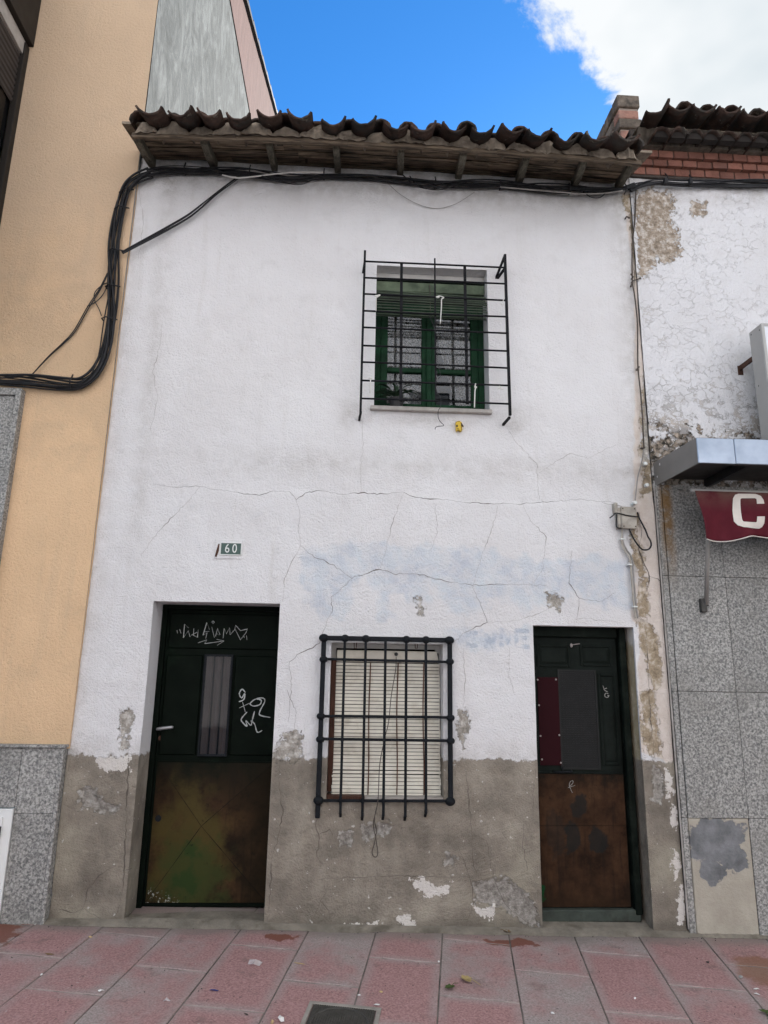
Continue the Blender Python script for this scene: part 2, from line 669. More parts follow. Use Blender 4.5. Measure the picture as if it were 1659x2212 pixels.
    cem = g.mix(stn, cem, g.ramp(g.noise(30, 5, 0.7), [(0.3, (0.13, 0.115, 0.10)), (0.5, (0.29, 0.265, 0.235)), (0.7, (0.47, 0.44, 0.40))]))
    wh = g.step(gate('whitewash'), 0.47, 0.54)
    cem = g.mix(wh, cem, (0.68, 0.635, 0.59))
    cem = g.mix(g.math('MULTIPLY', g.step(g.noise(33, 2, 0.5), 0.71, 0.73), 0.7), cem, (0.62, 0.59, 0.55))
    col = g.mix(pl, col, cem)
    hp = g.math('MULTIPLY', pl, -0.25)
    h = g.math('ADD', g.math('MULTIPLY', fine, 0.45), g.math('MULTIPLY', speck, 0.45))
    h = g.math('ADD', h, g.math('MULTIPLY', g.noise(150, 2), 0.25))
    h = g.math('ADD', h, g.math('MULTIPLY', mid, 0.35))
    h = g.math('ADD', h, g.math('ADD', hcr, hp))
    h = g.math('ADD', h, g.math('MULTIPLY', g.math('MULTIPLY', stn, pl), -0.6))
    nrm = g.bump(h, 1.0, 0.0145)
    g.out(col, 0.92, nrm, 0, 0.2)


plaster('plaster_white')
plaster('plaster_flaking', (0.755, 0.745, 0.755), plinth_z=-5, crackle=1.0)

g = newmat('jamb_tan')
x, y, z = g.xyz()
col = g.ramp(g.noise(9, 5, 0.68), [(0.32, (0.30, 0.245, 0.155)), (0.55, (0.43, 0.36, 0.245)), (0.7, (0.55, 0.48, 0.36))])
col = g.mix(g.step(g.math('ADD', z, g.math('MULTIPLY', g.noise(12, 4, 0.65), 0.14)), 1.73, 1.78), col, (0.62, 0.57, 0.52))
lo = g.math('SUBTRACT', 1.0, g.step(g.math('ADD', z, g.math('MULTIPLY', g.noise(11, 5, 0.7), 0.10)), 0.99, 1.01))
col = g.mix(lo, col, g.ramp(g.noise(7, 6, 0.7), [(0.32, (0.14, 0.12, 0.095)), (0.66, (0.29, 0.25, 0.205))]))
g.out(col, 0.93, g.bump(g.noise(45, 5, 0.65), 0.6, 0.012), 0, 0.2)

# orange render
g = newmat('orange_render')
big = g.noise(0.9, 4, 0.6)
col = g.ramp(big, [(0.3, (0.71, 0.485, 0.295)), (0.7, (0.83, 0.575, 0.355))])
col = g.mix(g.math('MULTIPLY', g.step(g.noise(2.6, 6, 0.66), 0.5, 0.72), 0.35), col, (0.56, 0.40, 0.26))
col = g.mix(g.math('MULTIPLY', g.step(g.noise(26, 5, 0.75), 0.58, 0.70), 0.30), col, (0.48, 0.335, 0.21))
st = g.noise(4.0, 5, 0.6, g.scale(g.pos(), (2.2, 1, 0.2)))
col = g.mix(g.math('MULTIPLY', g.step(st, 0.5, 0.75), 0.22), col, (0.52, 0.39, 0.27))
x, y, z = g.xyz()
col = g.mix(g.math('MULTIPLY', g.step(g.math('ADD', z, g.math('MULTIPLY', g.noise(1.7, 4, 0.6), 2.0)), 4.2, 6.2), 0.55), col, (0.54, 0.42, 0.315))
grime = g.math('SUBTRACT', 1.0, g.step(g.math('ADD', z, g.math('MULTIPLY', g.noise(5, 4, 0.65), 0.5)), 1.15, 1.55))
col = g.mix(g.math('MULTIPLY', grime, 0.25), col, (0.40, 0.30, 0.20))
col = g.mix(g.math('MULTIPLY', g.blob((-1.95, 0, 3.55), 0.75, 0.8, 0.6, 4, (0.6, 0, 1)), 0.30), col, (0.45, 0.335, 0.23))
h = g.math('ADD', g.math('MULTIPLY', g.noise(60, 5, 0.65), 0.6), g.math('MULTIPLY', g.noise(130, 3), 0.4))
g.out(col, 0.93, g.bump(h, 1.0, 0.015), 0, 0.2)


def granite(name, base=1.0, warm=0.0, sc=1.0):
    g = newmat(name)
    v = g.n('ShaderNodeVectorMath', operation='ADD')
    g.L.new(g.pos(), v.inputs[0])
    cc = g.n('ShaderNodeCombineXYZ')
    g.L.new(g.math('MULTIPLY', g.rand(), 40.0), cc.inputs[0])
    g.L.new(cc.outputs[0], v.inputs[1])
    a = g.noise(72 * sc, 2, 0.6, v.outputs[0], 0.4)
    b = g.noise(150 * sc, 2, 0.5, v.outputs[0])
    col = g.ramp(a, [(0.34, (0.12, 0.12, 0.118)), (0.46, (0.235, 0.229, 0.217)), (0.54, (0.33, 0.32, 0.30)), (0.66, (0.46, 0.447, 0.42))])
    col = g.mix(g.math('MULTIPLY', g.step(b, 0.6, 0.7), 0.6), col, (0.07, 0.068, 0.065))
    col = g.mix(g.math('MULTIPLY', g.step(g.noise(2.6, 5, 0.68), 0.42, 0.68), 0.40), col, (0.19, 0.18, 0.16))
    k = g.math('MULTIPLY_ADD', g.rand(), 0.16, 0.92 * base)
    c3 = g.n('ShaderNodeCombineColor')
    for i in range(3):
        g.L.new(k, c3.inputs[i])
    col = g.mix(1.0, col, c3.outputs[0], 'MULTIPLY')
    if warm:
        # rust run below the canopy edge
        x, y, z = g.xyz()
        m = g.math('MULTIPLY', g.math('SUBTRACT', 1, g.step(g.math('ABSOLUTE', g.math('SUBTRACT', x, 2.165)), 0.015, 0.065)), g.step(z, 2.0, 2.55))
        m = g.math('MULTIPLY', m, g.step(g.noise(14, 3, 0.65), 0.25, 0.5))
        col = g.mix(g.math('MULTIPLY', m, 0.85), col, (0.19, 0.095, 0.018))
    g.out(col, 0.62, g.bump(g.noise(120 * sc, 3), 0.25, 0.004), 0, 0.4)


granite('granite_grey', 1.0)
granite('granite_clad', 0.95, 1.0)

simple('cement_light', (0.42, 0.385, 0.32), 0.9, 0.2, 7, 0.4, 60, dark=(0.2, 0.18, 0.15), dscale=5, damt=0.5)
g = newmat('cement_patch')
col = g.ramp(g.noise(6, 6, 0.65), [(0.3, (0.34, 0.305, 0.25)), (0.7, (0.46, 0.42, 0.35))])
b1 = g.blob((2.32, 0, 0.49), 0.20, 0.10, 0.30, 12, (1.05, 0, 1.25))
b2 = g.math('MAXIMUM', g.blob((2.27, 0, 0.32), 0.085, 0.10, 0.35, 12), g.blob((2.44, 0, 0.38), 0.06, 0.10, 0.35, 14))
bb = g.math('MAXIMUM', b1, b2)
col = g.mix(bb, col, g.ramp(g.noise(10, 5, 0.65), [(0.35, (0.125, 0.128, 0.132)), (0.7, (0.25, 0.253, 0.26))]))
g.out(col, 0.9, g.bump(g.math('ADD', g.noise(55, 5, 0.65), g.math('MULTIPLY', bb, -0.6)), 0.5, 0.01), 0, 0.2)
simple('foot_mortar', (0.215, 0.19, 0.155), 0.95, 0.3, 9, 0.5, 60, dark=(0.10, 0.085, 0.065), dscale=6, damt=0.7)
simple('joint_pale', (0.36, 0.30, 0.275), 0.95, 0.4, 9, 0.5, 60, dark=(0.12, 0.10, 0.09), dscale=5, damt=0.85)
simple('joint_mortar', (0.17, 0.15, 0.135), 0.95, 0.45, 7, 0.5, 60, dark=(0.05, 0.044, 0.038), dscale=4, damt=0.9)
simple('crack_shade', (0.125, 0.105, 0.088), 0.95, 0.3, 20, 0.2, 60)  # flat strips on the wall; the shade of a crack's depth is in this colour
simple('crack_pale', (0.33, 0.30, 0.275), 0.95, 0.3, 20, 0.2, 60)

# paving
g = newmat('paving_pink')
rn = g.rand()
pk = g.ramp(g.noise(95, 3, 0.7), [(0.36, (0.26, 0.145, 0.142)), (0.64, (0.45, 0.265, 0.258))])
gr = g.ramp(g.noise(100, 3, 0.7), [(0.36, (0.25, 0.208, 0.198)), (0.64, (0.42, 0.355, 0.34))])
wear = g.math('ADD', g.noise(2.4, 6, 0.62), g.math('MULTIPLY', g.math('SUBTRACT', rn, 0.5), 0.34))
col = g.mix(g.step(wear, 0.50, 0.78), pk, gr)
loc = g.xyz(g.obj())
ex = g.step(g.math('ABSOLUTE', loc[0]), 0.125, 0.185)
ey = g.step(g.math('ABSOLUTE', loc[1]), 0.25, 0.315)
ed = g.math('MULTIPLY', g.math('MAXIMUM', ex, ey), g.step(g.noise(4.5, 5, 0.6), 0.25, 0.52))
col = g.mix(g.math('MULTIPLY', ed, 0.6), col, gr)
col = g.mix(g.math('MULTIPLY', g.step(g.noise(5.5, 6, 0.7), 0.56, 0.70), 0.45), col, (0.13, 0.095, 0.088))
col = g.mix(g.math('MULTIPLY', g.step(g.noise(41, 2, 0.5), 0.70, 0.74), 0.55), col, (0.06, 0.05, 0.045))
col = g.mix(g.math('MULTIPLY', g.step(g.noise(53, 2, 0.5), 0.715, 0.74), 0.5), col, (0.5, 0.46, 0.43))
x, y, z = g.xyz()
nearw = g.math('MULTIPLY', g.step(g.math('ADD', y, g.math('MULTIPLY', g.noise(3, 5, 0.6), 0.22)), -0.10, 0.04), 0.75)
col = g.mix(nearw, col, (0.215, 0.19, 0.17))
red = g.math('MAXIMUM', g.blob((-1.93, -0.15, 0), 0.19, 0.25, 0.45, 6, (1, 1.0, 0)), g.blob((1.02, -0.17, 0), 0.085, 0.2, 0.6, 9, (0.55, 1.6, 0)))
red = g.math('MAXIMUM', red, g.blob((-0.33, -0.16, 0), 0.055, 0.2, 0.6, 14, (0.6, 1.2, 0)))
col = g.mix(g.math('MULTIPLY', red, 0.85), col, (0.165, 0.052, 0.03))
rust = g.blob((2.32, -0.50, 0), 0.20, 0.3, 0.4, 6, (1, 1, 0))
col = g.mix(g.math('MULTIPLY', rust, 0.7), col, (0.22, 0.10, 0.05))
g.out(col, 0.80, g.bump(g.math('ADD', g.noise(90, 4, 0.65), g.math('MULTIPLY', g.noise(14, 4), 0.5)), 0.35, 0.005), 0, 0.3)

# wood, metal, tiles
def wood(name, a, b, dirs=(0.6, 9, 9), rough=0.85, rv=0.25):
    g = newmat(name)
    v = g.n('ShaderNodeVectorMath', operation='ADD')
    g.L.new(g.scale(g.pos(), dirs), v.inputs[0])
    cc = g.n('ShaderNodeCombineXYZ')
    g.L.new(g.math('MULTIPLY', g.rand(), 30.0), cc.inputs[1])
    g.L.new(cc.outputs[0], v.inputs[1])
    gr_ = g.noise(7, 6, 0.68, v.outputs[0], 0.6)
    col = g.ramp(gr_, [(0.38, a), (0.64, b)])
    col = g.mix(g.math('MULTIPLY', g.step(g.noise(3.1, 5, 0.65), 0.48, 0.7), 0.6), col, tuple(x * 0.35 for x in a))
    k = g.math('MULTIPLY_ADD', g.rand(), rv * 2, 1 - rv)
    c3 = g.n('ShaderNodeCombineColor')
    for i in range(3):
        g.L.new(k, c3.inputs[i])
    col = g.mix(1.0, col, c3.outputs[0], 'MULTIPLY')
    g.out(col, rough, g.bump(gr_, 0.6, 0.008), 0, 0.25)


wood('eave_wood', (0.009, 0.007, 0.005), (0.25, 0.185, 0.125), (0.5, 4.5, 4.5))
wood('rafter_wood', (0.058, 0.052, 0.038), (0.165, 0.148, 0.112), (9, 0.8, 9))
wood('edge_wood', (0.045, 0.033, 0.024), (0.20, 0.15, 0.105))
simple('window_head', (0.50, 0.48, 0.45), 0.85, 0.15)
wood('brown_frame', (0.045, 0.020, 0.013), (0.10, 0.045, 0.03), (9, 9, 0.6))

g = newmat('roof_tile')
n_ = g.noise(9, 6, 0.65)
col = g.ramp(n_, [(0.25, (0.034, 0.028, 0.025)), (0.5, (0.080, 0.052, 0.042)), (0.75, (0.155, 0.098, 0.076))])
col = g.mix(g.step(g.noise(6, 5, 0.72), 0.46, 0.60), col, (0.060, 0.054, 0.048))
col = g.mix(g.math('MULTIPLY', g.step(g.noise(17, 5, 0.7), 0.60, 0.68), 0.7), col, (0.22, 0.20, 0.165))
k = g.math('MULTIPLY_ADD', g.rand(), 0.6, 0.7)
c3 = g.n('ShaderNodeCombineColor')
for i in range(3):
    g.L.new(k, c3.inputs[i])
g.out(g.mix(1.0, g.mix(1.0, col, (0.78, 0.78, 0.78), 'MULTIPLY'), c3.outputs[0], 'MULTIPLY'), 0.95, g.bump(g.noise(45, 5, 0.65), 0.7, 0.01), 0, 0.08)
simple('roof_mortar', (0.21, 0.17, 0.13), 0.95, 0.45, 14, 0.9, 40, rnd_v=0.2, dark=(0.07, 0.055, 0.042), dscale=9, damt=0.85)
simple('brick_red', (0.185, 0.078, 0.055), 0.9, 0.3, 18, 0.5, 70, rnd_v=0.25, dark=(0.10, 0.06, 0.05), dscale=9, damt=0.5)
simple('brick_pink', (0.32, 0.17, 0.13), 0.92, 0.35, 18, 0.7, 50, rnd_v=0.2, dark=(0.16, 0.12, 0.10), dscale=10, damt=0.6)
simple('brick_sooty', (0.155, 0.125, 0.10), 0.92, 0.5, 16, 0.9, 40, rnd_v=0.35, dark=(0.04, 0.035, 0.03), dscale=9, damt=0.85)
simple('cornice_shade_mortar', (0.055, 0.043, 0.036), 0.95, 0.3, 20, 0.5, 80)  # mortar darkened so its colour holds the shadow gaps between the courses
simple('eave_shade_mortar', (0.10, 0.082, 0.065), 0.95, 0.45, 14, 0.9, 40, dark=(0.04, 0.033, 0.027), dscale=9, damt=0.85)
simple('mouth_shade', (0.022, 0.018, 0.016), 0.95, 0.3)  # near-black fill; shade inside the hollow tile ends painted as colour
simple('brick_mortar', (0.30, 0.25, 0.21), 0.95, 0.25, 20, 0.5, 80)
simple('iron_black', (0.011, 0.0125, 0.015), 0.6, 0.3, 12, 0.5, 70, spec=0.12)
simple('iron_thin', (0.009, 0.009, 0.011), 0.65, 0.3, 12, 0.2, 90, spec=0.15)
simple('cable_black', (0.012, 0.012, 0.014), 0.55, 0.4, 14, 0.2, 60, rnd_v=0.4)
simple('cable_grey', (0.30, 0.28, 0.26), 0.7, 0.3, 14, 0.2, 60)
simple('cable_brown', (0.075, 0.06, 0.05), 0.7, 0.3, 14, 0.2, 60)
simple('box_plastic', (0.40, 0.365, 0.315), 0.75, 0.25, 11, 0.3, 50, dark=(0.2, 0.165, 0.13), dscale=14, damt=0.6)
simple('white_cord', (0.66, 0.64, 0.60), 0.8, 0.15)
simple('white_paint', (0.74, 0.74, 0.72), 0.5, 0.05, 3, 0.05, 60)
simple('black_plastic', (0.02, 0.02, 0.021), 0.5, 0.2)
simple('alu_white', (0.40, 0.39, 0.375), 0.45, 0.06, 3, 0.05, 60, metallic=0.15)
simple('sign_face', (0.72, 0.74, 0.78), 0.35, 0.04, 3, 0.02, 60)
simple('rusty_iron', (0.075, 0.035, 0.022), 0.85, 0.4, 20, 0.5, 80)
simple('dark_brown_metal', (0.026, 0.022, 0.019), 0.5, 0.1, 4, 0.05, 60, spec=0.12)
simple('shutter_brown', (0.055, 0.047, 0.043), 0.55, 0.1, 5, 0.05, 60, spec=0.15)
simple('stone_pale', (0.40, 0.37, 0.34), 0.85, 0.2, 16, 0.3, 70)
g = newmat('galvanised')
col = g.ramp(g.noise(4.5, 4, 0.6), [(0.3, (0.24, 0.285, 0.35)), (0.7, (0.38, 0.43, 0.51))])
g.out(col, g.ramp(g.noise(7, 4), [(0.3, 0.30), (0.7, 0.48)]), g.bump(g.noise(3.2, 3), 0.25, 0.03), 0.75, 0.5)
simple('canopy_side', (0.20, 0.19, 0.18), 0.55, 0.1, 4, 0.05, 40, metallic=0.3)
simple('canopy_soffit', (0.055, 0.052, 0.050), 0.5, 0.4, 6, 0.1, 40, metallic=0.3)
g = newmat('awning_red')
x, y, z = g.xyz()
col = g.ramp(g.noise(7, 5, 0.6), [(0.3, (0.070, 0.0065, 0.013)), (0.7, (0.105, 0.011, 0.020))])
col = g.mix(g.math('MULTIPLY', g.math('MULTIPLY', g.step(z, 2.50, 2.66), g.step(g.noise(6, 5, 0.65), 0.3, 0.6)), 0.6), col, (0.15, 0.095, 0.072))
g.out(col, 0.8, g.bump(g.noise(220, 2), 0.2, 0.002), 0, 0.2)
simple('letter_cream', (0.68, 0.62, 0.56), 0.8, 0.12, 8, 0.1, 90)
simple('pole_grey', (0.32, 0.30, 0.275), 0.5, 0.1)
simple('grey_cement_wall', (0.36, 0.365, 0.36), 0.95, 0.1)
g = newmat('grey_cement_wall')
st = g.noise(3.4, 6, 0.74, g.scale(g.pos(), (1, 1.0, 0.5)), 1.6)
col = g.ramp(st, [(0.34, (0.050, 0.056, 0.056)), (0.5, (0.092, 0.101, 0.101)), (0.64, (0.17, 0.182, 0.182))])
col = g.mix(g.math('MULTIPLY', g.step(g.noise(16, 6, 0.7, g.scale(g.pos(), (1, 1, 0.4))), 0.5, 0.7), 0.4), col, (0.20, 0.212, 0.212))
g.out(col, 0.95, g.bump(g.noise(30, 6, 0.65), 0.5, 0.01), 0, 0.2)
g = newmat('pink_render')
st = g.noise(14, 4, 0.6, g.scale(g.pos(), (1, 1.4, 0.12)))
col = g.ramp(st, [(0.3, (0.115, 0.060, 0.052)), (0.7, (0.19, 0.105, 0.092))])
g.out(col, 0.95, g.bump(st, 0.6, 0.01), 0, 0.2)

# doors
g = newmat('door_green')
x, y, z = g.xyz()
col = g.ramp(g.noise(8, 5, 0.6), [(0.3, (0.0028, 0.0048, 0.0033)), (0.7, (0.0052, 0.0082, 0.0056))])
col = g.mix(g.math('MULTIPLY', g.step(g.noise(5, 5, 0.65), 0.55, 0.7), 0.5), col, (0.009, 0.018, 0.0105))
g.out(col, g.ramp(g.noise(9, 4), [(0.3, 0.45), (0.7, 0.65)]), g.bump(g.noise(40, 4), 0.12, 0.004), 0, 0.04)
g = newmat('door_worn')
x, y, z = g.xyz()
nn = g.noise(7, 6, 0.72)
col = g.ramp(nn, [(0.36, (0.018, 0.012, 0.008)), (0.52, (0.046, 0.026, 0.014)), (0.66, (0.085, 0.045, 0.022))])
drip = g.noise(9, 4, 0.6, g.scale(g.pos(), (2.5, 1, 0.22)))
col = g.mix(g.math('MULTIPLY', g.step(drip, 0.52, 0.66), 0.6), col, (0.020, 0.014, 0.010))
e = g.blob((-0.97, 0, 0.40), 0.34, 0.6, 0.5, 6, (1.2, 0, 0.8))
col = g.mix(g.math('MULTIPLY', e, 0.8), col, (0.078, 0.060, 0.020))
e = g.blob((-0.93, 0, 0.22), 0.25, 0.5, 0.5, 8)
col = g.mix(g.math('MULTIPLY', e, 0.75), col, (0.042, 0.055, 0.018))
e = g.math('MAXIMUM', g.blob((-0.98, 0, 0.16), 0.10, 0.8, 0.9, 11), g.blob((-0.95, 0, 0.36), 0.06, 0.8, 0.9, 13))
col = g.mix(g.math('MULTIPLY', e, 0.6), col, (0.020, 0.050, 0.016))
dk = g.step(g.math('ADD', z, g.math('MULTIPLY', g.math('SUBTRACT', g.noise(7, 5, 0.7), 0.5), 0.75)), 0.58, 0.95)
col = g.mix(g.math('MULTIPLY', dk, 0.96), col, (0.0050, 0.0080, 0.0055))
dr = g.step(g.math('ADD', x, g.math('MULTIPLY', g.noise(6, 5, 0.6), 0.25)), -0.66, -0.36)
col = g.mix(g.math('MULTIPLY', dr, 0.75), col, (0.020, 0.015, 0.009))
col = g.mix(g.math('MULTIPLY', g.step(g.noise(17, 6, 0.7), 0.60, 0.68), 0.6), col, (0.012, 0.012, 0.009))
wsp = g.math('MULTIPLY', g.step(g.noise(70, 3, 0.6), 0.58, 0.62), g.blob((-1.14, 0, 0.055), 0.16, 0.5, 0.3, 10, (1, 0, 2.0)))
col = g.mix(wsp, col, (0.40, 0.40, 0.36))
g.out(g.mix(1.0, col, (0.9, 0.9, 0.9), 'MULTIPLY'), 0.6, g.bump(g.noise(30, 5, 0.6), 0.3, 0.005), 0, 0.05)
g = newmat('door_brown')
x, y, z = g.xyz()
col = g.ramp(g.noise(6, 6, 0.72), [(0.34, (0.030, 0.017, 0.011)), (0.52, (0.075, 0.038, 0.021)), (0.68, (0.12, 0.062, 0.033))])
drip = g.noise(9, 4, 0.6, g.scale(g.pos(), (2.5, 1, 0.22)))
col = g.mix(g.math('MULTIPLY', g.step(drip, 0.52, 0.66), 0.6), col, (0.028, 0.019, 0.014))
dk = g.step(g.math('ADD', z, g.math('MULTIPLY', g.math('SUBTRACT', g.noise(8, 5, 0.7), 0.5), 0.6)), 0.70, 0.98)
col = g.mix(g.math('MULTIPLY', dk, 0.92), col, (0.013, 0.0145, 0.012))
for c, r_, s_ in (((1.50, 0, 0.66), 0.065, (1, 0, 0.9)), ((1.46, 0, 0.47), 0.06, (1.15, 0, 0.62)), ((1.62, 0, 0.46), 0.06, (1, 0, 0.7)), ((1.35, 0, 0.50), 0.08, (1.2, 0, 0.6))):
    e = g.blob(c, r_, 0.25, 0.45, 13, s_)
    col = g.mix(g.math('MULTIPLY', e, 0.8 if c[0] != 1.35 else 0.45), col, (0.024, 0.026, 0.025))
e = g.blob((1.235, 0, 0.155), 0.035, 0.3, 0.9, 18, (1.3, 0, 0.7))
col = g.mix(e, col, (0.012, 0.09, 0.03))
low = g.math('SUBTRACT', 1.0, g.step(g.math('ADD', z, g.math('MULTIPLY', g.noise(5, 5, 0.65), 0.25)), 0.16, 0.38))
col = g.mix(g.math('MULTIPLY', low, 0.5), col, (0.035, 0.022, 0.013))
col = g.mix(g.math('MULTIPLY', g.step(g.noise(22, 6, 0.7), 0.62, 0.68), 0.55), col, (0.02, 0.016, 0.012))
g.out(g.mix(1.0, col, (0.60, 0.60, 0.60), 'MULTIPLY'), 0.7, g.bump(g.noise(30, 5, 0.6), 0.3, 0.005), 0, 0.05)
simple('door_wood_green', (0.0095, 0.0125, 0.0105), 0.65, 0.35, 8, 0.3, 60, dark=(0.005, 0.006, 0.005), dscale=5, spec=0.06)
simple('frame_wood_green', (0.0065, 0.0095, 0.0072), 0.65, 0.4, 8, 0.35, 60, dark=(0.02, 0.025, 0.02), dscale=9, damt=0.6, spec=0.06)
simple('crease_dark', (0.010, 0.009, 0.007), 0.8, 0.3, 20, spec=0.1)  # dark tone of the thin strips along the lower panel's creases
simple('sill_green', (0.045, 0.055, 0.045), 0.8, 0.3, 10, 0.4, 60, dark=(0.02, 0.018, 0.014), dscale=7, damt=0.8)
simple('plaque_red', (0.024, 0.0055, 0.0075), 0.6, 0.12, 4, 0.1, 60, spec=0.05)
simple('rivet', (0.33, 0.29, 0.27), 0.5, 0.1)
simple('mesh_metal', (0.021, 0.0215, 0.0205), 0.65, 0.25, 7, 0.1, 60, spec=0.15)
simple('mesh_back', (0.010, 0.010, 0.010), 0.8, 0.2)
simple('handle_metal', (0.34, 0.34, 0.35), 0.4, 0.1, metallic=0.6)
simple('marker_silver', (0.42, 0.43, 0.42), 0.6, 0.2, 25)
simple('marker_thin', (0.30, 0.29, 0.27), 0.7, 0.2, 25)
simple('curtain_grey', (0.15, 0.125, 0.115), 0.95, 0.15, 4, 0.1, 60)
simple('dark_inside', (0.012, 0.011, 0.011), 0.95, 0.2)
simple('window_green', (0.0075, 0.033, 0.0145), 0.6, 0.4, 10, 0.3, 60, dark=(0.0045, 0.014, 0.007), dscale=8, spec=0.12)
simple('blind_green', (0.050, 0.066, 0.044), 0.75, 0.35, 9, 0.3, 60, rnd_v=0.3, dark=(0.02, 0.03, 0.02), dscale=6)
simple('board_green', (0.105, 0.135, 0.085), 0.75, 0.3, 9, 0.3, 60, dark=(0.03, 0.045, 0.03), dscale=6)
simple('blind_cream', (0.70, 0.655, 0.56), 0.65, 0.12, 5, 0.12, 60, rnd_v=0.06, dark=(0.42, 0.36, 0.27), dscale=8, damt=0.5)
simple('cord_rust', (0.095, 0.038, 0.02), 0.85, 0.3)
g = newmat('lace')
nl = g.noise(120, 3, 0.6)
nv = g.voro(42.0, 'F1')
col = g.ramp(nv, [(0.2, (0.42, 0.39, 0.38)), (0.6, (0.27, 0.25, 0.245))])
b = g.n('ShaderNodeBsdfPrincipled')
g.put(b.inputs['Base Color'], col)
b.inputs['Roughness'].default_value = 0.9
tr = g.n('ShaderNodeBsdfTransparent')
mx = g.n('ShaderNodeMixShader')
g.put(mx.inputs[0], g.ramp(nl, [(0.35, 0.40), (0.6, 0.65)]))
g.L.new(tr.outputs[0], mx.inputs[1])
g.L.new(b.outputs[0], mx.inputs[2])
o_ = g.n('ShaderNodeOutputMaterial')
g.L.new(mx.outputs[0], o_.inputs[0])


def glass(name, refl=1.0, tint=(0.85, 0.9, 0.9), rough=0.02):
    g = newmat(name)
    fr = g.n('ShaderNodeFresnel')
    fr.inputs['IOR'].default_value = 1.55
    fac = g.math('MULTIPLY', fr.outputs[0], refl, clamp=True)
    t = g.n('ShaderNodeBsdfTransparent')
    t.inputs[0].default_value = (*tint, 1)
    s_ = g.n('ShaderNodeBsdfGlossy')
    s_.inputs['Roughness'].default_value = rough
    m = g.n('ShaderNodeMixShader')
    g.L.new(fac, m.inputs[0])
    g.L.new(t.outputs[0], m.inputs[1])
    g.L.new(s_.outputs[0], m.inputs[2])
    o = g.n('ShaderNodeOutputMaterial')
    g.L.new(m.outputs[0], o.inputs[0])


glass('window_glass', 1.6)
glass('dark_glass', 0.45, (0.6, 0.6, 0.62))
simple('leaf_plant', (0.018, 0.042, 0.020), 0.6, 0.3, 20)
simple('pot_dark', (0.028, 0.026, 0.026), 0.6, 0.2)
simple('leaf_yellow', (0.36, 0.27, 0.12), 0.8, 0.3, 25)
simple('leaf_green', (0.06, 0.085, 0.025), 0.7, 0.3, 25)
simple('leaf_brown', (0.16, 0.10, 0.05), 0.8, 0.3, 25)
simple('paper_white', (0.72, 0.70, 0.68), 0.8, 0.08)
simple('paper_tan', (0.52, 0.37, 0.20), 0.8, 0.15)
simple('wrapper_blue', (0.03, 0.04, 0.16), 0.4, 0.2)
simple('pebble_dark', (0.05, 0.042, 0.038), 0.9, 0.3, 30)
g = newmat('film_clear')
b = g.n('ShaderNodeBsdfPrincipled')
b.inputs['Base Color'].default_value = (0.7, 0.68, 0.68, 1)
b.inputs['Roughness'].default_value = 0.25
b.inputs['Alpha'].default_value = 0.45
o_ = g.n('ShaderNodeOutputMaterial')
g.L.new(b.outputs[0], o_.inputs[0])
simple('cast_iron', (0.060, 0.056, 0.050), 0.7, 0.25, 15, 0.3, 80)
simple('frame_concrete', (0.30, 0.275, 0.245), 0.9, 0.2, 15, 0.4, 70)
simple('sign_green', (0.045, 0.088, 0.075), 0.35, 0.1, 6, 0.03, 60)
simple('enamel_white', (0.72, 0.73, 0.70), 0.4, 0.06)
simple('sticker_yellow', (0.66, 0.44, 0.045), 0.6, 0.1)
simple('sticker_dark', (0.055, 0.038, 0.02), 0.7, 0.1)
simple('asphalt', (0.05, 0.05, 0.05), 0.9, 0.2, 20, 0.4, 90)
simple('kerb_stone', (0.30, 0.29, 0.27), 0.85, 0.15, 12, 0.3, 70)
simple('opp_wall', (0.66, 0.66, 0.685), 0.9, 0.08, 3, 0.2, 60)
simple('opp_trim', (0.60, 0.58, 0.54), 0.8, 0.08)
simple('opp_shutter', (0.30, 0.20, 0.14), 0.7, 0.1)
simple('opp_glass', (0.03, 0.035, 0.04), 0.25, 0.1, 3, 0.02, 20, spec=0.6)


# ------------------------------------------------------------------ ground, road, pavement
TA = R(9.3)
UX = Vector((math.cos(TA), -math.sin(TA), 0))
VX = Vector((math.sin(TA), math.cos(TA), 0))
for v_ in (UX, VX):
    v_.z = GSX * v_.x + GSY * v_.y
UX.normalize()
VX = (VX - UX * VX.dot(UX)).normalized()
NX = UX.cross(VX).normalized()
G0 = Vector((0, 0, gz(0, 0)))


def gpt(x, y, h=0.0):
    return Vector((x, y, gz(x, y) + h))


def sheet(name, x0, x1, y0, y1, h, m):
    mb = MB()
    mb.add([gpt(x0, y0, h), gpt(x1, y0, h), gpt(x1, y1, h), gpt(x0, y1, h)], [(0, 1, 2, 3)])
    return structure(mb.build(name, m))


mb = MB()
mb.add([(-400, -400, -9.5), (400, -400, -9.5), (400, 400, -9.5), (-400, 400, -9.5)], [(0, 1, 2, 3)])
structure(mb.build('ground', 'asphalt'))
sheet('road', -30, 30, -7.0, -2.45, -0.11, 'asphalt')
sheet('far_pavement', -30, 30, -8.2, -7.0, -0.02, 'kerb_stone')
kerb = MB()
for i in range(24):
    x = -12 + i
    kerb.hexa([gpt(x, -2.45, -0.2), gpt(x + 0.99, -2.45, -0.2), gpt(x + 0.99, -2.30, -0.2), gpt(x, -2.30, -0.2), gpt(x, -2.45, 0), gpt(x + 0.99, -2.45, 0), gpt(x + 0.99, -2.30, 0), gpt(x, -2.30, 0)])
structure(kerb.build('kerb', 'kerb_stone', bevel=0.008))
pavement = sheet('pavement', -30, 30, -2.3, 0.5, -0.0045, 'joint_mortar')
joints = MB()
TW, TL, U0 = 0.385, 0.645, -0.166
tm = bmesh.new()
bmesh.ops.create_cube(tm, size=1.0)
bmesh.ops.scale(tm, vec=(TW - 0.0075, TL - 0.014, 0.035), verts=tm.verts)
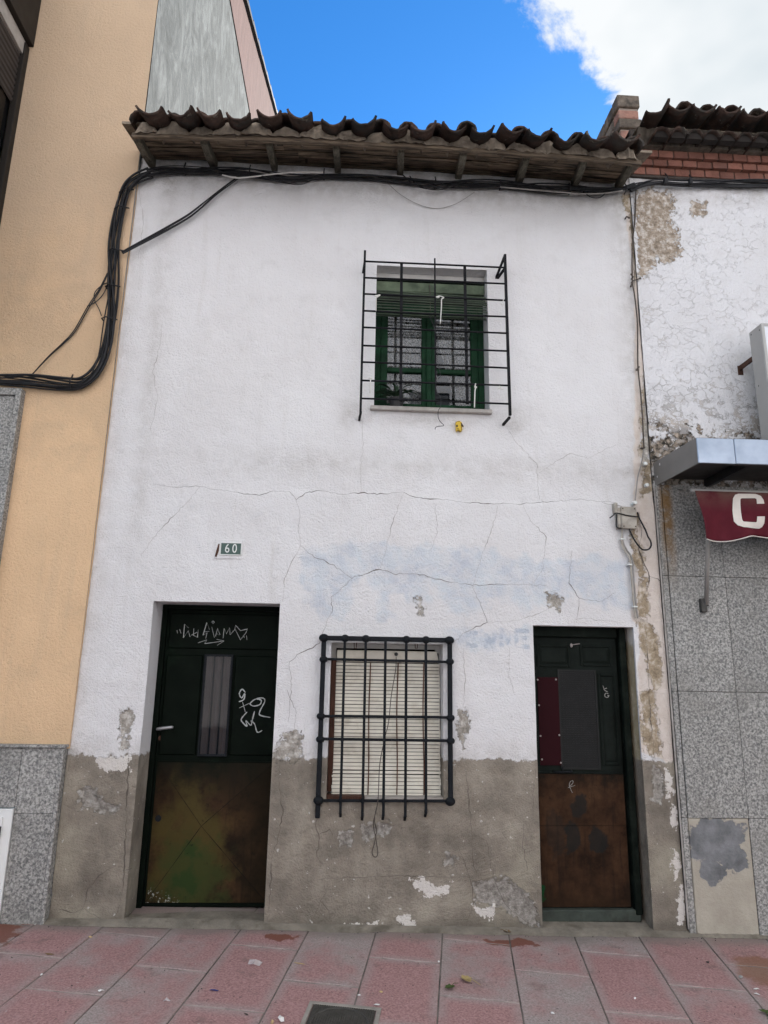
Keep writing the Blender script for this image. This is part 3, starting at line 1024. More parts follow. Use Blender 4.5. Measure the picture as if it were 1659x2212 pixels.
bmesh.ops.translate(tm, vec=(0, 0, -0.0175), verts=tm.verts)
bmesh.ops.bevel(tm, geom=[e for e in tm.edges if e.verts[0].co.z > -0.01 and e.verts[1].co.z > -0.01], offset=0.002, segments=1, affect='EDGES')
tile_me = bpy.data.meshes.new('paving_tile')
tm.to_mesh(tile_me)
tile_me.materials.append(MATS['paving_pink'])
for c in range(-9, 11):
    base_v = -0.688 if c % 2 == 0 else -0.352
    for k in range(-3, 3):
        uc, vc = U0 + (c + 0.5) * TW, base_v + (k + 0.5) * TL
        p = G0 + UX * uc + VX * vc
        if p.y > 0.42 or p.y < -2.05 or p.x < -4.2 or p.x > 4.4:
            continue
        e0 = G0 + UX * (uc - TW / 2 + 0.004) + VX * (vc - TL / 2 - 0.0066)
        joints.add([e0 - NX * 0.0022, e0 + UX * (TW - 0.008) - NX * 0.0022, e0 + UX * (TW - 0.008) + VX * 0.0132 - NX * 0.0022, e0 + VX * 0.0132 - NX * 0.0022], [(0, 1, 2, 3)])
        o = link('paving_tile', tile_me, pavement)
        tx, ty = rnd.uniform(-0.003, 0.003), rnd.uniform(-0.003, 0.003)
        n_ = (NX + UX * tx + VX * ty).normalized()
        u_ = (UX - n_ * UX.dot(n_)).normalized()
        w_ = n_.cross(u_)
        p = p + NX * rnd.uniform(-0.0012, 0.0012)
        flip = -1 if rnd.random() < 0.5 else 1
        o.matrix_world = Matrix(((u_.x * flip, w_.x * flip, n_.x, p.x), (u_.y * flip, w_.y * flip, n_.y, p.y), (u_.z * flip, w_.z * flip, n_.z, p.z), (0, 0, 0, 1)))

joints.build('joint_filling', 'joint_pale', pavement)

# ------------------------------------------------------------------ white house
house = thing('white_house', 'old two-storey white plastered house with grey cement dado and tiled eave', 'house')
HX0, HX1 = -1.685, 2.092
D1 = (-1.255, -0.445, -0.3, 1.895)     # left door opening
D2 = (1.212, 1.888, -0.3, 1.79)        # right door opening
W1 = (0.137, 0.957, 3.28, 4.40)        # upper window
W2 = (-0.105, 0.618, 0.70, 1.655)      # lower window

zv = Z(700, 1250, 2.37)
strokes = []
for st_ in ([(1110, 790), (1110, 862), (1160, 862)], [(1110, 825), (1150, 825)], [(1110, 790), (1160, 788)],
            [(1215, 868), (1222, 800), (1262, 866), (1268, 798)],
            [(1305, 770), (1308, 862), (1340, 850), (1358, 815), (1340, 775), (1305, 768)],
            [(1462, 778), (1395, 772), (1400, 862), (1468, 872)], [(1400, 822), (1450, 818)]):
    strokes.append([(lambda p: (p.x, p.z))(at(*zv(*q))) for q in st_])
BLUE = [[(655, 1180), (700, 1187), (760, 1170), (830, 1175), (900, 1180), (960, 1180), (1040, 1185), (1100, 1200), (1150, 1210), (1220, 1205), (1300, 1200), (1365, 1210), (1368, 1310), (1290, 1310), (1240, 1290), (1180, 1300), (1130, 1320), (1090, 1300), (1050, 1300), (1010, 1340), (975, 1320), (960, 1290), (930, 1270), (930, 1300), (880, 1310), (870, 1280), (845, 1290), (845, 1330), (820, 1330), (815, 1280), (780, 1262), (755, 1290), (760, 1320), (735, 1340), (700, 1335), (670, 1310), (655, 1270), (650, 1220)],
        [(975, 1360), (1140, 1360), (1130, 1395), (1000, 1408), (975, 1390)]]
PEEL = [[(262, 1535), (287, 1530), (283, 1570), (276, 1622), (257, 1618), (258, 1580)],
        [(622, 1575), (650, 1585), (648, 1640), (592, 1640), (600, 1605)],
        [(993, 1535), (1010, 1533), (1009, 1600), (998, 1612), (990, 1590)],
        [(1182, 1282), (1214, 1288), (1208, 1318), (1190, 1312)],
        [(1345, 420), (1372, 420), (1376, 470), (1380, 600), (1368, 600), (1362, 480), (1350, 450)],
        [(1366, 1105), (1378, 1110), (1375, 1160), (1392, 1190), (1382, 1210), (1362, 1180)],
        [(1368, 1175), (1390, 1200), (1395, 1240), (1380, 1250), (1364, 1210)],
        [(1382, 1240), (1400, 1250), (1402, 1340), (1380, 1340), (1376, 1280)],
        [(1378, 1345), (1412, 1345), (1424, 1400), (1430, 1480), (1410, 1500), (1398, 1420), (1380, 1400)],
        [(1384, 1500), (1412, 1490), (1420, 1560), (1428, 1630), (1400, 1640), (1385, 1600)],
        [(900, 1288), (912, 1285), (918, 1330), (902, 1325)],
        [(1390, 800), (1408, 800), (1412, 1060), (1388, 1075), (1384, 1000)]]
STONE = [[(1022, 1908), (1060, 1895), (1100, 1898), (1130, 1925), (1160, 1960), (1170, 2008), (1140, 2005), (1105, 1975), (1080, 1955), (1028, 1955)],
         [(170, 1700), (200, 1702), (215, 1725), (260, 1745), (230, 1760), (180, 1745)],
         [(1408, 1655), (1432, 1660), (1434, 1715), (1424, 1732), (1408, 1725)],
         [(735, 1800), (765, 1795), (760, 1830), (732, 1825)], [(780, 1785), (840, 1775), (845, 1800), (785, 1815)],
         [(965, 1845), (985, 1850), (978, 1870), (962, 1865)]]
WASH = [[(212, 1636), (285, 1630), (280, 1665), (232, 1668), (215, 1655)],
        [(888, 1900), (910, 1900), (940, 1915), (975, 1905), (965, 1930), (930, 1935), (905, 1925), (892, 1915)],
        [(862, 1985), (885, 1975), (900, 1995), (880, 2005)], [(1022, 1955), (1065, 1958), (1060, 1985), (1025, 1978)],
        [(730, 2000), (770, 1992), (790, 2008), (735, 2010)], [(795, 2000), (818, 1995), (815, 2008), (795, 2010)],
        [(1432, 1655), (1448, 1660), (1452, 1720), (1440, 1728), (1436, 1690)], [(1448, 1735), (1460, 1740), (1464, 1790), (1450, 1780)], [(1452, 1830), (1466, 1835), (1470, 1900), (1456, 1900)], [(1462, 1910), (1474, 1915), (1478, 1990), (1468, 1990)]]
CREAM = [[(1345, 415), (1385, 415), (1395, 600), (1385, 1000), (1425, 1000), (1470, 1620), (1490, 2015), (1476, 2015), (1452, 1680), (1430, 1640), (1378, 1620), (1378, 1350), (1362, 1340), (1370, 1080), (1372, 650)]]


def house_fields(X, Zz):
    f = {}
    f['peel'] = field(X, Zz, PEEL, 0.035)
    f['blue'] = field(X, Zz, BLUE, 0.075)
    f['stone'] = field(X, Zz, STONE, 0.03)
    f['whitewash'] = field(X, Zz, WASH, 0.03)
    f['cream'] = field(X, Zz, CREAM, 0.05)
    m = np.full(X.shape, 9.0)
    for s_ in strokes:
        m = np.minimum(m, sdline(X, Zz, s_))
    f['letters'] = np.clip(1 - m / 0.028, 0, 1)
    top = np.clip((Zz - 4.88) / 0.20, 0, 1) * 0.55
    left = np.clip(1 - (X - HX0) / 0.16, 0, 1) * 0.35
    right = np.clip(1 - (HX1 - X) / 0.22, 0, 1) * 0.55
    band = np.clip(1 - np.abs(Zz - 2.86) / 0.14, 0, 1) * np.clip((X + 1.2) / 0.5, 0, 1) * 0.30
    sill = np.clip(1 - np.abs(X - 0.55) / 0.5, 0, 1) * np.clip(1 - np.abs(Zz - 3.2) / 0.07, 0, 1) * 0.6
    win = np.exp(-(((X - 1.15) / 0.08) ** 2 + ((Zz - 3.22) / 0.10) ** 2)) * 0.5 + np.exp(-(((X + 0.02) / 0.07) ** 2 + ((Zz - 3.22) / 0.10) ** 2)) * 0.5
    drips = np.exp(-((X + 1.42) / 0.06) ** 2) * np.clip((Zz - 2.0) / 0.6, 0, 1) * 0.28
    foot = np.clip(1 - np.abs(Zz - 0.98) / 0.10, 0, 1) * 0.35
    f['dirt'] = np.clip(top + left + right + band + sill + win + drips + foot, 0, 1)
    return f


STEP_LINE = [(p.x, p.z) for p in (at(330, 1045), at(430, 1050), at(520, 1065), at(625, 1062), at(730, 1068), at(870, 1063), at(1000, 1085), at(1130, 1088), at(1330, 1085))]


def relief(X, Zz):
    y = (fbm(X, Zz, 1.4, 3, 2) - 0.5) * 0.030 + (fbm(X, Zz, 9, 3, 5) - 0.5) * 0.010
    sx_ = np.array([p[0] for p in STEP_LINE])
    sz_ = np.array([p[1] for p in STEP_LINE])
    line = np.interp(X, sx_, sz_)
    amp = np.clip((X + 1.05) / 0.3, 0, 1)
    y = y - 0.007 * amp * (1 / (1 + np.exp(np.clip((Zz - line) / 0.006, -40, 40))))
    return y


def house_disp(X, Zz, f):
    y = relief(X, Zz)
    y = y + 0.006 * np.clip((f['peel'] - 0.5) * 4, 0, 1) + 0.010 * np.clip((f['stone'] - 0.5) * 4, 0, 1)
    y = y - 0.010 * np.clip((0.95 - Zz) / 0.01, 0, 1) * 0.4
    return y


def wall_y(x, z):
    return float(house_disp(np.array([x]), np.array([z]), {'peel': np.array([0.0]), 'stone': np.array([0.0])})[0])


hole = [(a, b, c, d) for a, b, c, d in (D1, D2, W1, W2)]
grid_wall('wall', sorted([HX0, D1[0], D1[1], D2[0], D2[1], W1[0], W1[1], W2[0], W2[1], HX1]),
          sorted([-0.15, W2[2], W2[3], D1[3], D2[3], W1[2], W1[3], 5.30]), 0.0105, hole, house_disp, house_fields, 'plaster_white', house)


def reveal(parent, op, depth, m='plaster_white', floor=True, name='reveal', splay=0.0):
    x0, x1, z0, z1 = op
    mb = MB()
    f = 0.016
    s_ = splay
    mb.add([(x0, f, z0), (x0, depth, z0), (x0, depth, z1), (x0, f, z1)], [(0, 1, 2, 3)])
    mb.add([(x1, f, z0), (x1 - s_, depth, z0), (x1 - s_, depth, z1), (x1, f, z1)], [(3, 2, 1, 0)])
    mb.add([(x0, f, z1), (x0, depth, z1), (x1 - s_, depth, z1), (x1, f, z1)], [(0, 1, 2, 3)])
    if floor:
        mb.add([(x0, f, z0), (x0, depth, z0), (x1 - s_, depth, z0), (x1, f, z0)], [(3, 2, 1, 0)])
    # rounded plaster lip that closes the small gap to the uneven wall face
    for a, b in (((x0, z0), (x0, z1)), ((x1, z0), (x1, z1)), ((x0, z1), (x1, z1)), ((x0, z0), (x1, z0))):
        n = 40
        pts = []
        for i in range(n + 1):
            t = i / n
            x, z = a[0] + (b[0] - a[0]) * t, a[1] + (b[1] - a[1]) * t
            pts.append((x, z))
        vs, fs = [], []
        for i, (x, z) in enumerate(pts):
            vs += [(x, wall_y(x, z), z), (x, f + 0.001, z)]
            if i:
                k = 2 * i
                fs.append((k - 2, k - 1, k + 1, k))
        mb.add(vs, fs)
    return mb.build(name, m, parent)


reveal(house, D1, 0.30, floor=False)
reveal(house, D2, 0.20, floor=False)
MB().add([(D2[1] - 0.002, 0.012, -0.1), (D2[1] - 0.002, 0.20, -0.1), (D2[1] - 0.002, 0.20, D2[3] - 0.002), (D2[1] - 0.002, 0.012, D2[3] - 0.002)], [(3, 2, 1, 0)]).build('reveal', 'jamb_tan', house)
reveal(house, W1, 0.19)
reveal(house, W2, 0.17)

# cracks
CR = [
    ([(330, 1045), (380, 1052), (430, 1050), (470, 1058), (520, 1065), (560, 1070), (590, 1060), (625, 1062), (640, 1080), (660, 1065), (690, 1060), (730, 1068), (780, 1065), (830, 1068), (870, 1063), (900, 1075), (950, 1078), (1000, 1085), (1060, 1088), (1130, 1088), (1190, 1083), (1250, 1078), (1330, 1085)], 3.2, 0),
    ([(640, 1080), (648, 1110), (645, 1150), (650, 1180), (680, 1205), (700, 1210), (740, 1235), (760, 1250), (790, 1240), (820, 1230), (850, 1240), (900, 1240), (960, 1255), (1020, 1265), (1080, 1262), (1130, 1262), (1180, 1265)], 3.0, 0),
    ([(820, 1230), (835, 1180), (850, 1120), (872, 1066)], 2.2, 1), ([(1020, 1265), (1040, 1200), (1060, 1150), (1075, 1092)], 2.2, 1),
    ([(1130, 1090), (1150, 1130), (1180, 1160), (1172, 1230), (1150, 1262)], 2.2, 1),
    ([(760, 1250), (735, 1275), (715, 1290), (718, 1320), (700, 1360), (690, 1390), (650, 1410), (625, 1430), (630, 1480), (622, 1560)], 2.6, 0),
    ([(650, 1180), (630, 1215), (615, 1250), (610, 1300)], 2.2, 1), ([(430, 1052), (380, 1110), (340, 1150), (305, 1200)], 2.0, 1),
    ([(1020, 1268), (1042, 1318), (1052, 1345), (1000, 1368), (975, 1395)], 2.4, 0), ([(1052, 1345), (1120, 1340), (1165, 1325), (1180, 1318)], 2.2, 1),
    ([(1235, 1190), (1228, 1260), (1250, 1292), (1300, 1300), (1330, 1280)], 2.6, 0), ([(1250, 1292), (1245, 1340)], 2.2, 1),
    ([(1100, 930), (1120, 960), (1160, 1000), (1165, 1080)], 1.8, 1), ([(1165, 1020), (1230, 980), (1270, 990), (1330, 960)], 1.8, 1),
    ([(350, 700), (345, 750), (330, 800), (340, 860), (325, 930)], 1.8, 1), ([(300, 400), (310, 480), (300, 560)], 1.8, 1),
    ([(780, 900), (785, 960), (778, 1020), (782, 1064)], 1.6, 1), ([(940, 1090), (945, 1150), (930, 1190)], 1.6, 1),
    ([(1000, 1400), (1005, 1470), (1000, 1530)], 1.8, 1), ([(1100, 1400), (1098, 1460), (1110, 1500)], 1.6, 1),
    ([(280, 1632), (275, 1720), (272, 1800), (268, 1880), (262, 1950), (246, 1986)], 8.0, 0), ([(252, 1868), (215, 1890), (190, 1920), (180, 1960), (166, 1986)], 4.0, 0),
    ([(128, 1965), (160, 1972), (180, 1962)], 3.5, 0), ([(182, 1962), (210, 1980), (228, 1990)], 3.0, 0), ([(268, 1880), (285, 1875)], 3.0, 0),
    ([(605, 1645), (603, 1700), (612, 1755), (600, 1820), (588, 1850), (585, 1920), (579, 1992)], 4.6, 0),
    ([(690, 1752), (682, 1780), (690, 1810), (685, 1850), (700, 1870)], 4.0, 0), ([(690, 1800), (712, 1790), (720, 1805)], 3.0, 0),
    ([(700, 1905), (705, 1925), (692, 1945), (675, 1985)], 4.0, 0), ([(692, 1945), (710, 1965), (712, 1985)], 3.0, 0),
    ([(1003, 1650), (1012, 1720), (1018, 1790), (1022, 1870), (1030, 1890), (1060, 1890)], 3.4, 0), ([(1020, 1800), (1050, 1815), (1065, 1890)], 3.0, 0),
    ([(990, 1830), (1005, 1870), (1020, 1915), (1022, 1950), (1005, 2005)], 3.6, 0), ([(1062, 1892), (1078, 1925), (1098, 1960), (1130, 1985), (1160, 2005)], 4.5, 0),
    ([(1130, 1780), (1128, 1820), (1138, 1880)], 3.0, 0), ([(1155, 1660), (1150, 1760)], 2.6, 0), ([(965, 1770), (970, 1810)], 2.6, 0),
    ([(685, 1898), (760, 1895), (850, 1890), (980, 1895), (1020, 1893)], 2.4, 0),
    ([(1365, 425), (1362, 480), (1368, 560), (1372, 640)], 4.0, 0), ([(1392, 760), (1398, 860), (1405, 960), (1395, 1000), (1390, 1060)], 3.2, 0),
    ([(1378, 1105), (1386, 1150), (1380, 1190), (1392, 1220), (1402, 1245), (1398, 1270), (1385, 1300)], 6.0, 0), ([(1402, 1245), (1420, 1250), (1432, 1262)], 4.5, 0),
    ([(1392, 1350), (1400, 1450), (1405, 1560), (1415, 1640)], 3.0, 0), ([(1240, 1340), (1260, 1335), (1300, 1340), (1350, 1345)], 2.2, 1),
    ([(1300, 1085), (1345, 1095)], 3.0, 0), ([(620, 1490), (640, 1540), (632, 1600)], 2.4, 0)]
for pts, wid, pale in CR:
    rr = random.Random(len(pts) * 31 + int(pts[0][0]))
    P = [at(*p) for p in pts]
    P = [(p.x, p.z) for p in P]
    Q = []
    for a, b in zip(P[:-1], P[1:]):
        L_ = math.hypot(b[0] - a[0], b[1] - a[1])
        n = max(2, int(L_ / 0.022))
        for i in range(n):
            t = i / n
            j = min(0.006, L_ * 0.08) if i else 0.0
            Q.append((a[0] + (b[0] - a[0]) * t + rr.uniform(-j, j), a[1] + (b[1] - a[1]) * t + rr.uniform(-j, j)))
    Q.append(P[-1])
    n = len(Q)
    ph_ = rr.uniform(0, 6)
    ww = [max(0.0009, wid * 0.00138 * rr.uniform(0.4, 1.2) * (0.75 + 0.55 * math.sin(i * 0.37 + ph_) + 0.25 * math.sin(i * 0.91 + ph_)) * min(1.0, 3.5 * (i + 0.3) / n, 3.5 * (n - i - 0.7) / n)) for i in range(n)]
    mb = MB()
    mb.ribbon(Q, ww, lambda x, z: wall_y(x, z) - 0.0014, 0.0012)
    mb.build('crack', 'crack_pale' if pale else 'crack_shade', house)

# hidden mass behind the facade, floors the rooms and keeps out light
mb = MB()
mb.box(HX0, HX1, 0.62, 6.0, -0.2, 5.05)
mb.build('inner_wall', 'dark_inside', house)
for nm, (x0, x1, z0, z1), y0 in (('room', W1, 0.19), ('room', W2, 0.17)):
    mb = MB()
    mb.add([(x0 - .2, y0, z0 - .2), (x1 + .2, y0, z0 - .2), (x1 + .2, 0.6, z0 - .2), (x0 - .2, 0.6, z0 - .2), (x0 - .2, y0, z1 + .2), (x1 + .2, y0, z1 + .2), (x1 + .2, 0.6, z1 + .2), (x0 - .2, 0.6, z1 + .2)],
           [(0, 1, 2, 3), (7, 6, 5, 4), (2, 6, 7, 3), (1, 5, 6, 2), (3, 7, 4, 0)])
    mb.build(nm, 'dark_inside', house)

# ---- thresholds
mb = MB()
mb.hexa([gpt(D1[0], -0.035, -0.04), gpt(D1[1] + 0.0, -0.035, -0.04), (D1[1], 0.32, -0.1), (D1[0], 0.32, -0.1), gpt(D1[0], -0.02, 0.006), gpt(D1[1], -0.02, 0.006), (D1[1], 0.32, 0.022), (D1[0], 0.32, 0.032)])
mb.build('threshold', 'foot_mortar', house)
mb = MB()
mb.hexa([gpt(D2[0], -0.05, -0.04), gpt(D2[1], -0.05, -0.04), (D2[1], 0.30, -0.1), (D2[0], 0.30, -0.1), gpt(D2[0], -0.035, 0.006), gpt(D2[1], -0.035, 0.006), (D2[1], 0.30, 0.032), (D2[0], 0.30, 0.038)])
mb.build('threshold', 'foot_mortar', house)
mb = MB()
mb.box(D2[0], D2[1] - 0.03, 0.085, 0.30, 0.0, 0.068)
mb.build('door_sill', 'sill_green', house, bevel=0.006)

# ---- left door (sheet steel, dark green)
zd = Z(330, 1300, 3.6875)
zl = Z(330, 1860, 4.0975)
DY = 0.25
door = MB().box(D1[0] + 0.035, D1[1] + 0.02, DY, DY + 0.04, 0.035, 1.86).build('front_door', 'door_green', house)
mb = MB()
mb.box(D1[0], D1[0] + 0.034, DY - 0.03, DY + 0.05, 0.022, 1.895)
mb.box(D1[0] + 0.034, D1[1] + 0.02, DY - 0.03, DY + 0.05, 1.862, 1.897)
mb.build('door_frame', 'door_green', door, bevel=0.004)


def frame_ring(x0, x1, z0, z1, w, y0, y1):
    mb = MB()
    mb.box(x0, x0 + w, y0, y1, z0, z1)
    mb.box(x1 - w, x1, y0, y1, z0, z1)
    mb.box(x0 + w, x1 - w, y0, y1, z1 - w, z1)
    mb.box(x0 + w, x1 - w, y0, y1, z0, z0 + w)
    return mb


def tray(x0, x1, z0, z1, y, d, b):
    """raised field with sloping edges"""
    mb = MB()
    mb.add([(x0, y, z0), (x1, y, z0), (x1, y, z1), (x0, y, z1), (x0 + b, y - d, z0 + b), (x1 - b, y - d, z0 + b), (x1 - b, y - d, z1 - b), (x0 + b, y - d, z1 - b)],
           [(4, 5, 6, 7), (0, 1, 5, 4), (1, 2, 6, 5), (2, 3, 7, 6), (3, 0, 4, 7)])
    return mb


xa, xb, za, zb_ = zrect(zd, [(345, 860), (1300, 870), (1290, 1195), (340, 1190)], DY)
tray(xa, -0.462, za, zb_, DY, 0.010, 0.008).build('panel', 'door_green', door)
wx0, wx1, wz0, wz1 = zrect(zd, [(672, 1240), (940, 1240), (875, 2178), (610, 2175)], DY)
tray(xa, wx0 - 0.012, wz0 + 0.005, wz1 - 0.005, DY, 0.010, 0.008).build('panel', 'door_green', door)
tray(wx1 + 0.012, -0.462, wz0 + 0.005, wz1 - 0.005, DY, 0.010, 0.008).build('panel', 'door_green', door)
frame_ring(wx0, wx1, wz0, wz1, 0.014, DY - 0.024, DY - 0.0005).build('window_frame', 'iron_black', door, bevel=0.002)
mb = MB()
n = 60
vs, fs = [], []
for i in range(n + 1):
    t = i / n
    x = wx0 + 0.012 + (wx1 - wx0 - 0.024) * t
    y = DY - 0.0085 - 0.0062 * math.sin(t * 2 * math.pi * 3.1 + 0.6) - 0.0016 * math.sin(t * 2 * math.pi * 8)
    vs += [(x, y, wz0 + 0.012), (x, y - 0.0004, wz1 - 0.012)]
    if i:
        k = 2 * i
        fs.append((k - 2, k, k + 1, k - 1))
mb.add(vs, fs).build('curtain', 'curtain_grey', door, smooth=True)
for q_ in (0.36, 0.665):
    MB().box(wx0 + (wx1 - wx0) * q_ - 0.0055, wx0 + (wx1 - wx0) * q_ + 0.0055, DY - 0.0205, DY - 0.016, wz0 + 0.013, wz1 - 0.013).build('window_bar', 'iron_black', door)
for q_ in (0.02, 0.93):
    MB().box(wx0 + (wx1 - wx0) * q_ + 0.006, wx0 + (wx1 - wx0) * q_ + 0.013, DY - 0.0205, DY - 0.016, wz0 + 0.013, wz1 - 0.013).build('window_bar', 'iron_black', door)
MB().add([(wx0 + .012, DY - 0.0222, wz0 + .012), (wx1 - .012, DY - 0.0222, wz0 + .012), (wx1 - .012, DY - 0.0222, wz1 - .012), (wx0 + .012, DY - 0.0222, wz1 - .012)], [(0, 1, 2, 3)]).build('pane', 'dark_glass', door)
lx0, lx1, lz0, lz1 = xa, -0.462, 0.060, at(*zl(800, 190), DY).z
cxp, czp = at(*zl(720, 830), DY).x, at(*zl(720, 830), DY).z
mb = MB()
mb.add([(lx0, DY - 0.001, lz0), (lx1, DY - 0.001, lz0), (lx1, DY - 0.001, lz1), (lx0, DY - 0.001, lz1), (cxp, DY - 0.030, czp)], [(0, 1, 4), (1, 2, 4), (2, 3, 4), (3, 0, 4)])
mb.build('lower_panel', 'door_worn', door)
for ex_, ez_ in ((lx0, lz0), (lx1, lz0), (lx1, lz1), (lx0, lz1)):
    n_ = 14
    vs, fs = [], []
    for i in range(n_ + 1):
        t = i / n_
        x_, z_, y_ = ex_ + (cxp - ex_) * t, ez_ + (czp - ez_) * t, DY - 0.001 - 0.029 * t
        dx_, dz_ = (czp - ez_), -(cxp - ex_)
        L_ = math.hypot(dx_, dz_)
        w_ = 0.0016 * rnd.uniform(0.5, 1.5)
        vs += [(x_ - dx_ / L_ * w_, y_ - 0.0012, z_ - dz_ / L_ * w_), (x_ + dx_ / L_ * w_, y_ - 0.0012, z_ + dz_ / L_ * w_)]
        if i:
            k = 2 * i
            fs.append((k - 2, k - 1, k + 1, k))
    MB().add(vs, fs).build('crease', 'crease_dark', door)
mb = MB()
mb.box(lx0, lx1, DY - 0.004, DY - 0.0003, lz1 + 0.004, lz1 + 0.010)
mb.box(lx0, lx1, DY - 0.006, DY - 0.0003, 0.040, 0.054)
mb.build('edge_strip', 'door_green', door)
h0 = at(*zd(232, 1925), DY - 0.05)
h1 = at(*zd(380, 1912), DY - 0.05)
mb = MB()
mb.tube([(h0.x, DY, h0.z), (h0.x, DY - 0.045, h0.z)], 0.009, 8)
mb.tube([(h0.x - 0.004, DY - 0.05, h0.z - 0.001), (h0.x + 0.02, DY - 0.054, h0.z + 0.002), (h1.x - 0.01, DY - 0.05, h1.z + 0.001), (h1.x, DY - 0.046, h1.z)], [0.009, 0.011, 0.010, 0.007], 8)
mb.build('handle', 'handle_metal', door, smooth=True)
for u_, v_ in ((250, 2010),):
    c = at(*zd(u_, v_), DY)
    MB().cyl((c.x + 0.012, DY - 0.008, c.z), (c.x + 0.012, DY + 0.002, c.z), 0.016, 12).build('lock', 'rusty_iron', door)
c = at(*zl(255, 760), DY)
MB().cyl((c.x + 0.01, DY - 0.006, c.z), (c.x + 0.01, DY + 0.002, c.z), 0.02, 12).build('lock', 'iron_black', door)


def scrawl(zf, lines, Y, w, m, parent, name='graffiti', soft=True):
    mb = MB()
    for ln in lines:
        P = [at(*zf(*p), Y) for p in ln]
        Q = smooth_path(P, 5) if len(P) > 2 and soft else P
        mb.ribbon([(p.x, p.z) for p in Q], [w * rnd.uniform(0.55, 1.2) * (0.6 if i in (0, len(Q) - 1) else 1) for i, _ in enumerate(Q)], Y - 0.0015, 0.001)
    return mb.build(name, m, parent)


g1 = [[(415, 1015), (420, 1045)], [(440, 1008), (452, 1045)], [(522, 995), (485, 960), (474, 1086), (520, 1022), (536, 1078)],
      [(570, 1000), (566, 1062), (602, 1082), (612, 1008), (606, 1082)], [(548, 1062), (600, 1035)], [(715, 1010), (690, 945), (655, 1062), (692, 1040), (680, 1092)], [(660, 1032), (714, 1026)],
      [(735, 985), (760, 1085)], [(748, 930), (760, 942), (748, 954), (736, 942), (748, 930)], [(770, 1072), (790, 1000), (812, 1060), (775, 1046)],
      [(840, 1090), (850, 1000), (870, 1050), (900, 995), (905, 1060), (938, 1020)], [(945, 1020), (955, 970), (1000, 1020), (1065, 1005), (1050, 1040), (1000, 1105), (948, 1000)],
      [(1030, 1065), (1035, 1086)], [(1055, 1065), (1060, 1105)], [(610, 1132), (690, 1105), (670, 1140), (850, 1115)], [(780, 1100), (850, 1115), (785, 1155)]]
scrawl(zd, g1, DY - 0.011, 0.0052, 'marker_silver', door, soft=False)
g2 = [[(1045, 1590), (1015, 1560), (990, 1600), (1010, 1640), (1040, 1600), (1030, 1655), (985, 1675)], [(990, 1732), (1080, 1690)], [(1020, 1680), (1045, 1770)],
      [(1085, 1695), (1130, 1655), (1200, 1640), (1225, 1670), (1180, 1760), (1182, 1800), (1275, 1820)], [(1085, 1695), (1120, 1715), (1180, 1700), (1190, 1660), (1150, 1652)],
      [(1060, 1770), (1010, 1830), (1015, 1860), (1060, 1902), (1050, 1850), (1095, 1892), (1110, 1840), (1130, 1762)], [(1095, 1850), (1130, 1880), (1155, 1955), (1200, 1940)]]
scrawl(zd, g2, DY - 0.011, 0.0075, 'marker_silver', door)

# ---- right door (old panelled wood with added sheets)
zr = Z(1290, 1520, 3.6875)
zk = Z(1290, 2000, 2.6333)
EY = 0.125
door2 = MB().box(D2[0] - 0.02, D2[1] - 0.075, EY, EY + 0.04, 0.07, 1.72).build('side_door', 'door_wood_green', house)
mb = MB()
mb.box(D2[1] - 0.066, D2[1] - 0.022, EY - 0.045, EY + 0.05, 0.04, 1.79)
mb.box(D2[0] - 0.02, D2[1] - 0.074, EY - 0.03, EY + 0.05, 1.722, 1.79)
mb.build('door_frame', 'frame_wood_green', door2, bevel=0.006)
for q in ([(185, 335), (480, 335), (515, 545), (190, 545)], [(595, 340), (870, 340), (890, 535), (580, 540)]):
    a, b, c, d = zrect(zr, q, EY)
    frame_ring(a, b, c, d, 0.018, EY - 0.010, EY - 0.0003).build('moulding', 'door_wood_green', door2, bevel=0.005)
    tray(a + 0.02, b - 0.02, c + 0.02, d - 0.02, EY - 0.0006, 0.007, 0.016).build('panel', 'door_wood_green', door2)
a, b, c, d = zrect(zr, [(740, 600), (905, 610), (975, 1450), (800, 1450)], EY)
frame_ring(a, b, c, d, 0.018, EY - 0.010, EY - 0.0003).build('moulding', 'door_wood_green', door2, bevel=0.005)
tray(a + 0.02, b - 0.02, c + 0.02, d - 0.02, EY - 0.0006, 0.006, 0.014).build('panel', 'door_wood_green', door2)
a, b, c, d = zrect(zr, [(188, 640), (378, 635), (432, 1448), (228, 1450)], EY)
MB().box(a, b, EY - 0.008, EY - 0.0004, c, d).build('red_plate', 'plaque_red', door2, bevel=0.001)
for u_, v_ in ((200, 661), (369, 659), (213, 897), (227, 1180), (400, 1172), (240, 1396), (415, 1428)):
    p = at(*zr(u_, v_), EY - 0.01)
    MB().ball((p.x, EY - 0.008, p.z), 0.0062, 10, 6, (1, 0.5, 1)).build('rivet', 'rivet', door2, smooth=True)
a, b, c, d = zrect(zr, [(375, 580), (708, 575), (785, 1478), (440, 1480)], EY)
MB().box(a, b, EY - 0.004, EY - 0.0005, c, d).build('mesh_backing', 'mesh_back', door2)
mb = MB()
nr = 44
for i in range(nr + 1):
    z = c + (d - c) * i / nr
    nn = 26
    pts = [(a + (b - a) * k / nn, z + (0.0022 if k % 2 else -0.0022)) for k in range(nn + 1)]
    mb.ribbon(pts, 0.0026, EY - 0.0065, 0.0018)
mb.build('wire_mesh', 'mesh_metal', door2)
frame_ring(a - 0.006, b + 0.006, c - 0.006, d + 0.006, 0.010, EY - 0.009, EY - 0.0004).build('mesh_frame', 'mesh_metal', door2)
kx0, kx1 = D2[0] - 0.015, D2[1] - 0.08
kz1 = at(*zr(640, 1530), EY).z
seam = at(*zk(450, 168), EY).z
MB().box(kx0, kx1, EY - 0.007, EY - 0.0004, seam + 0.002, kz1).build('kick_plate', 'door_brown', door2)
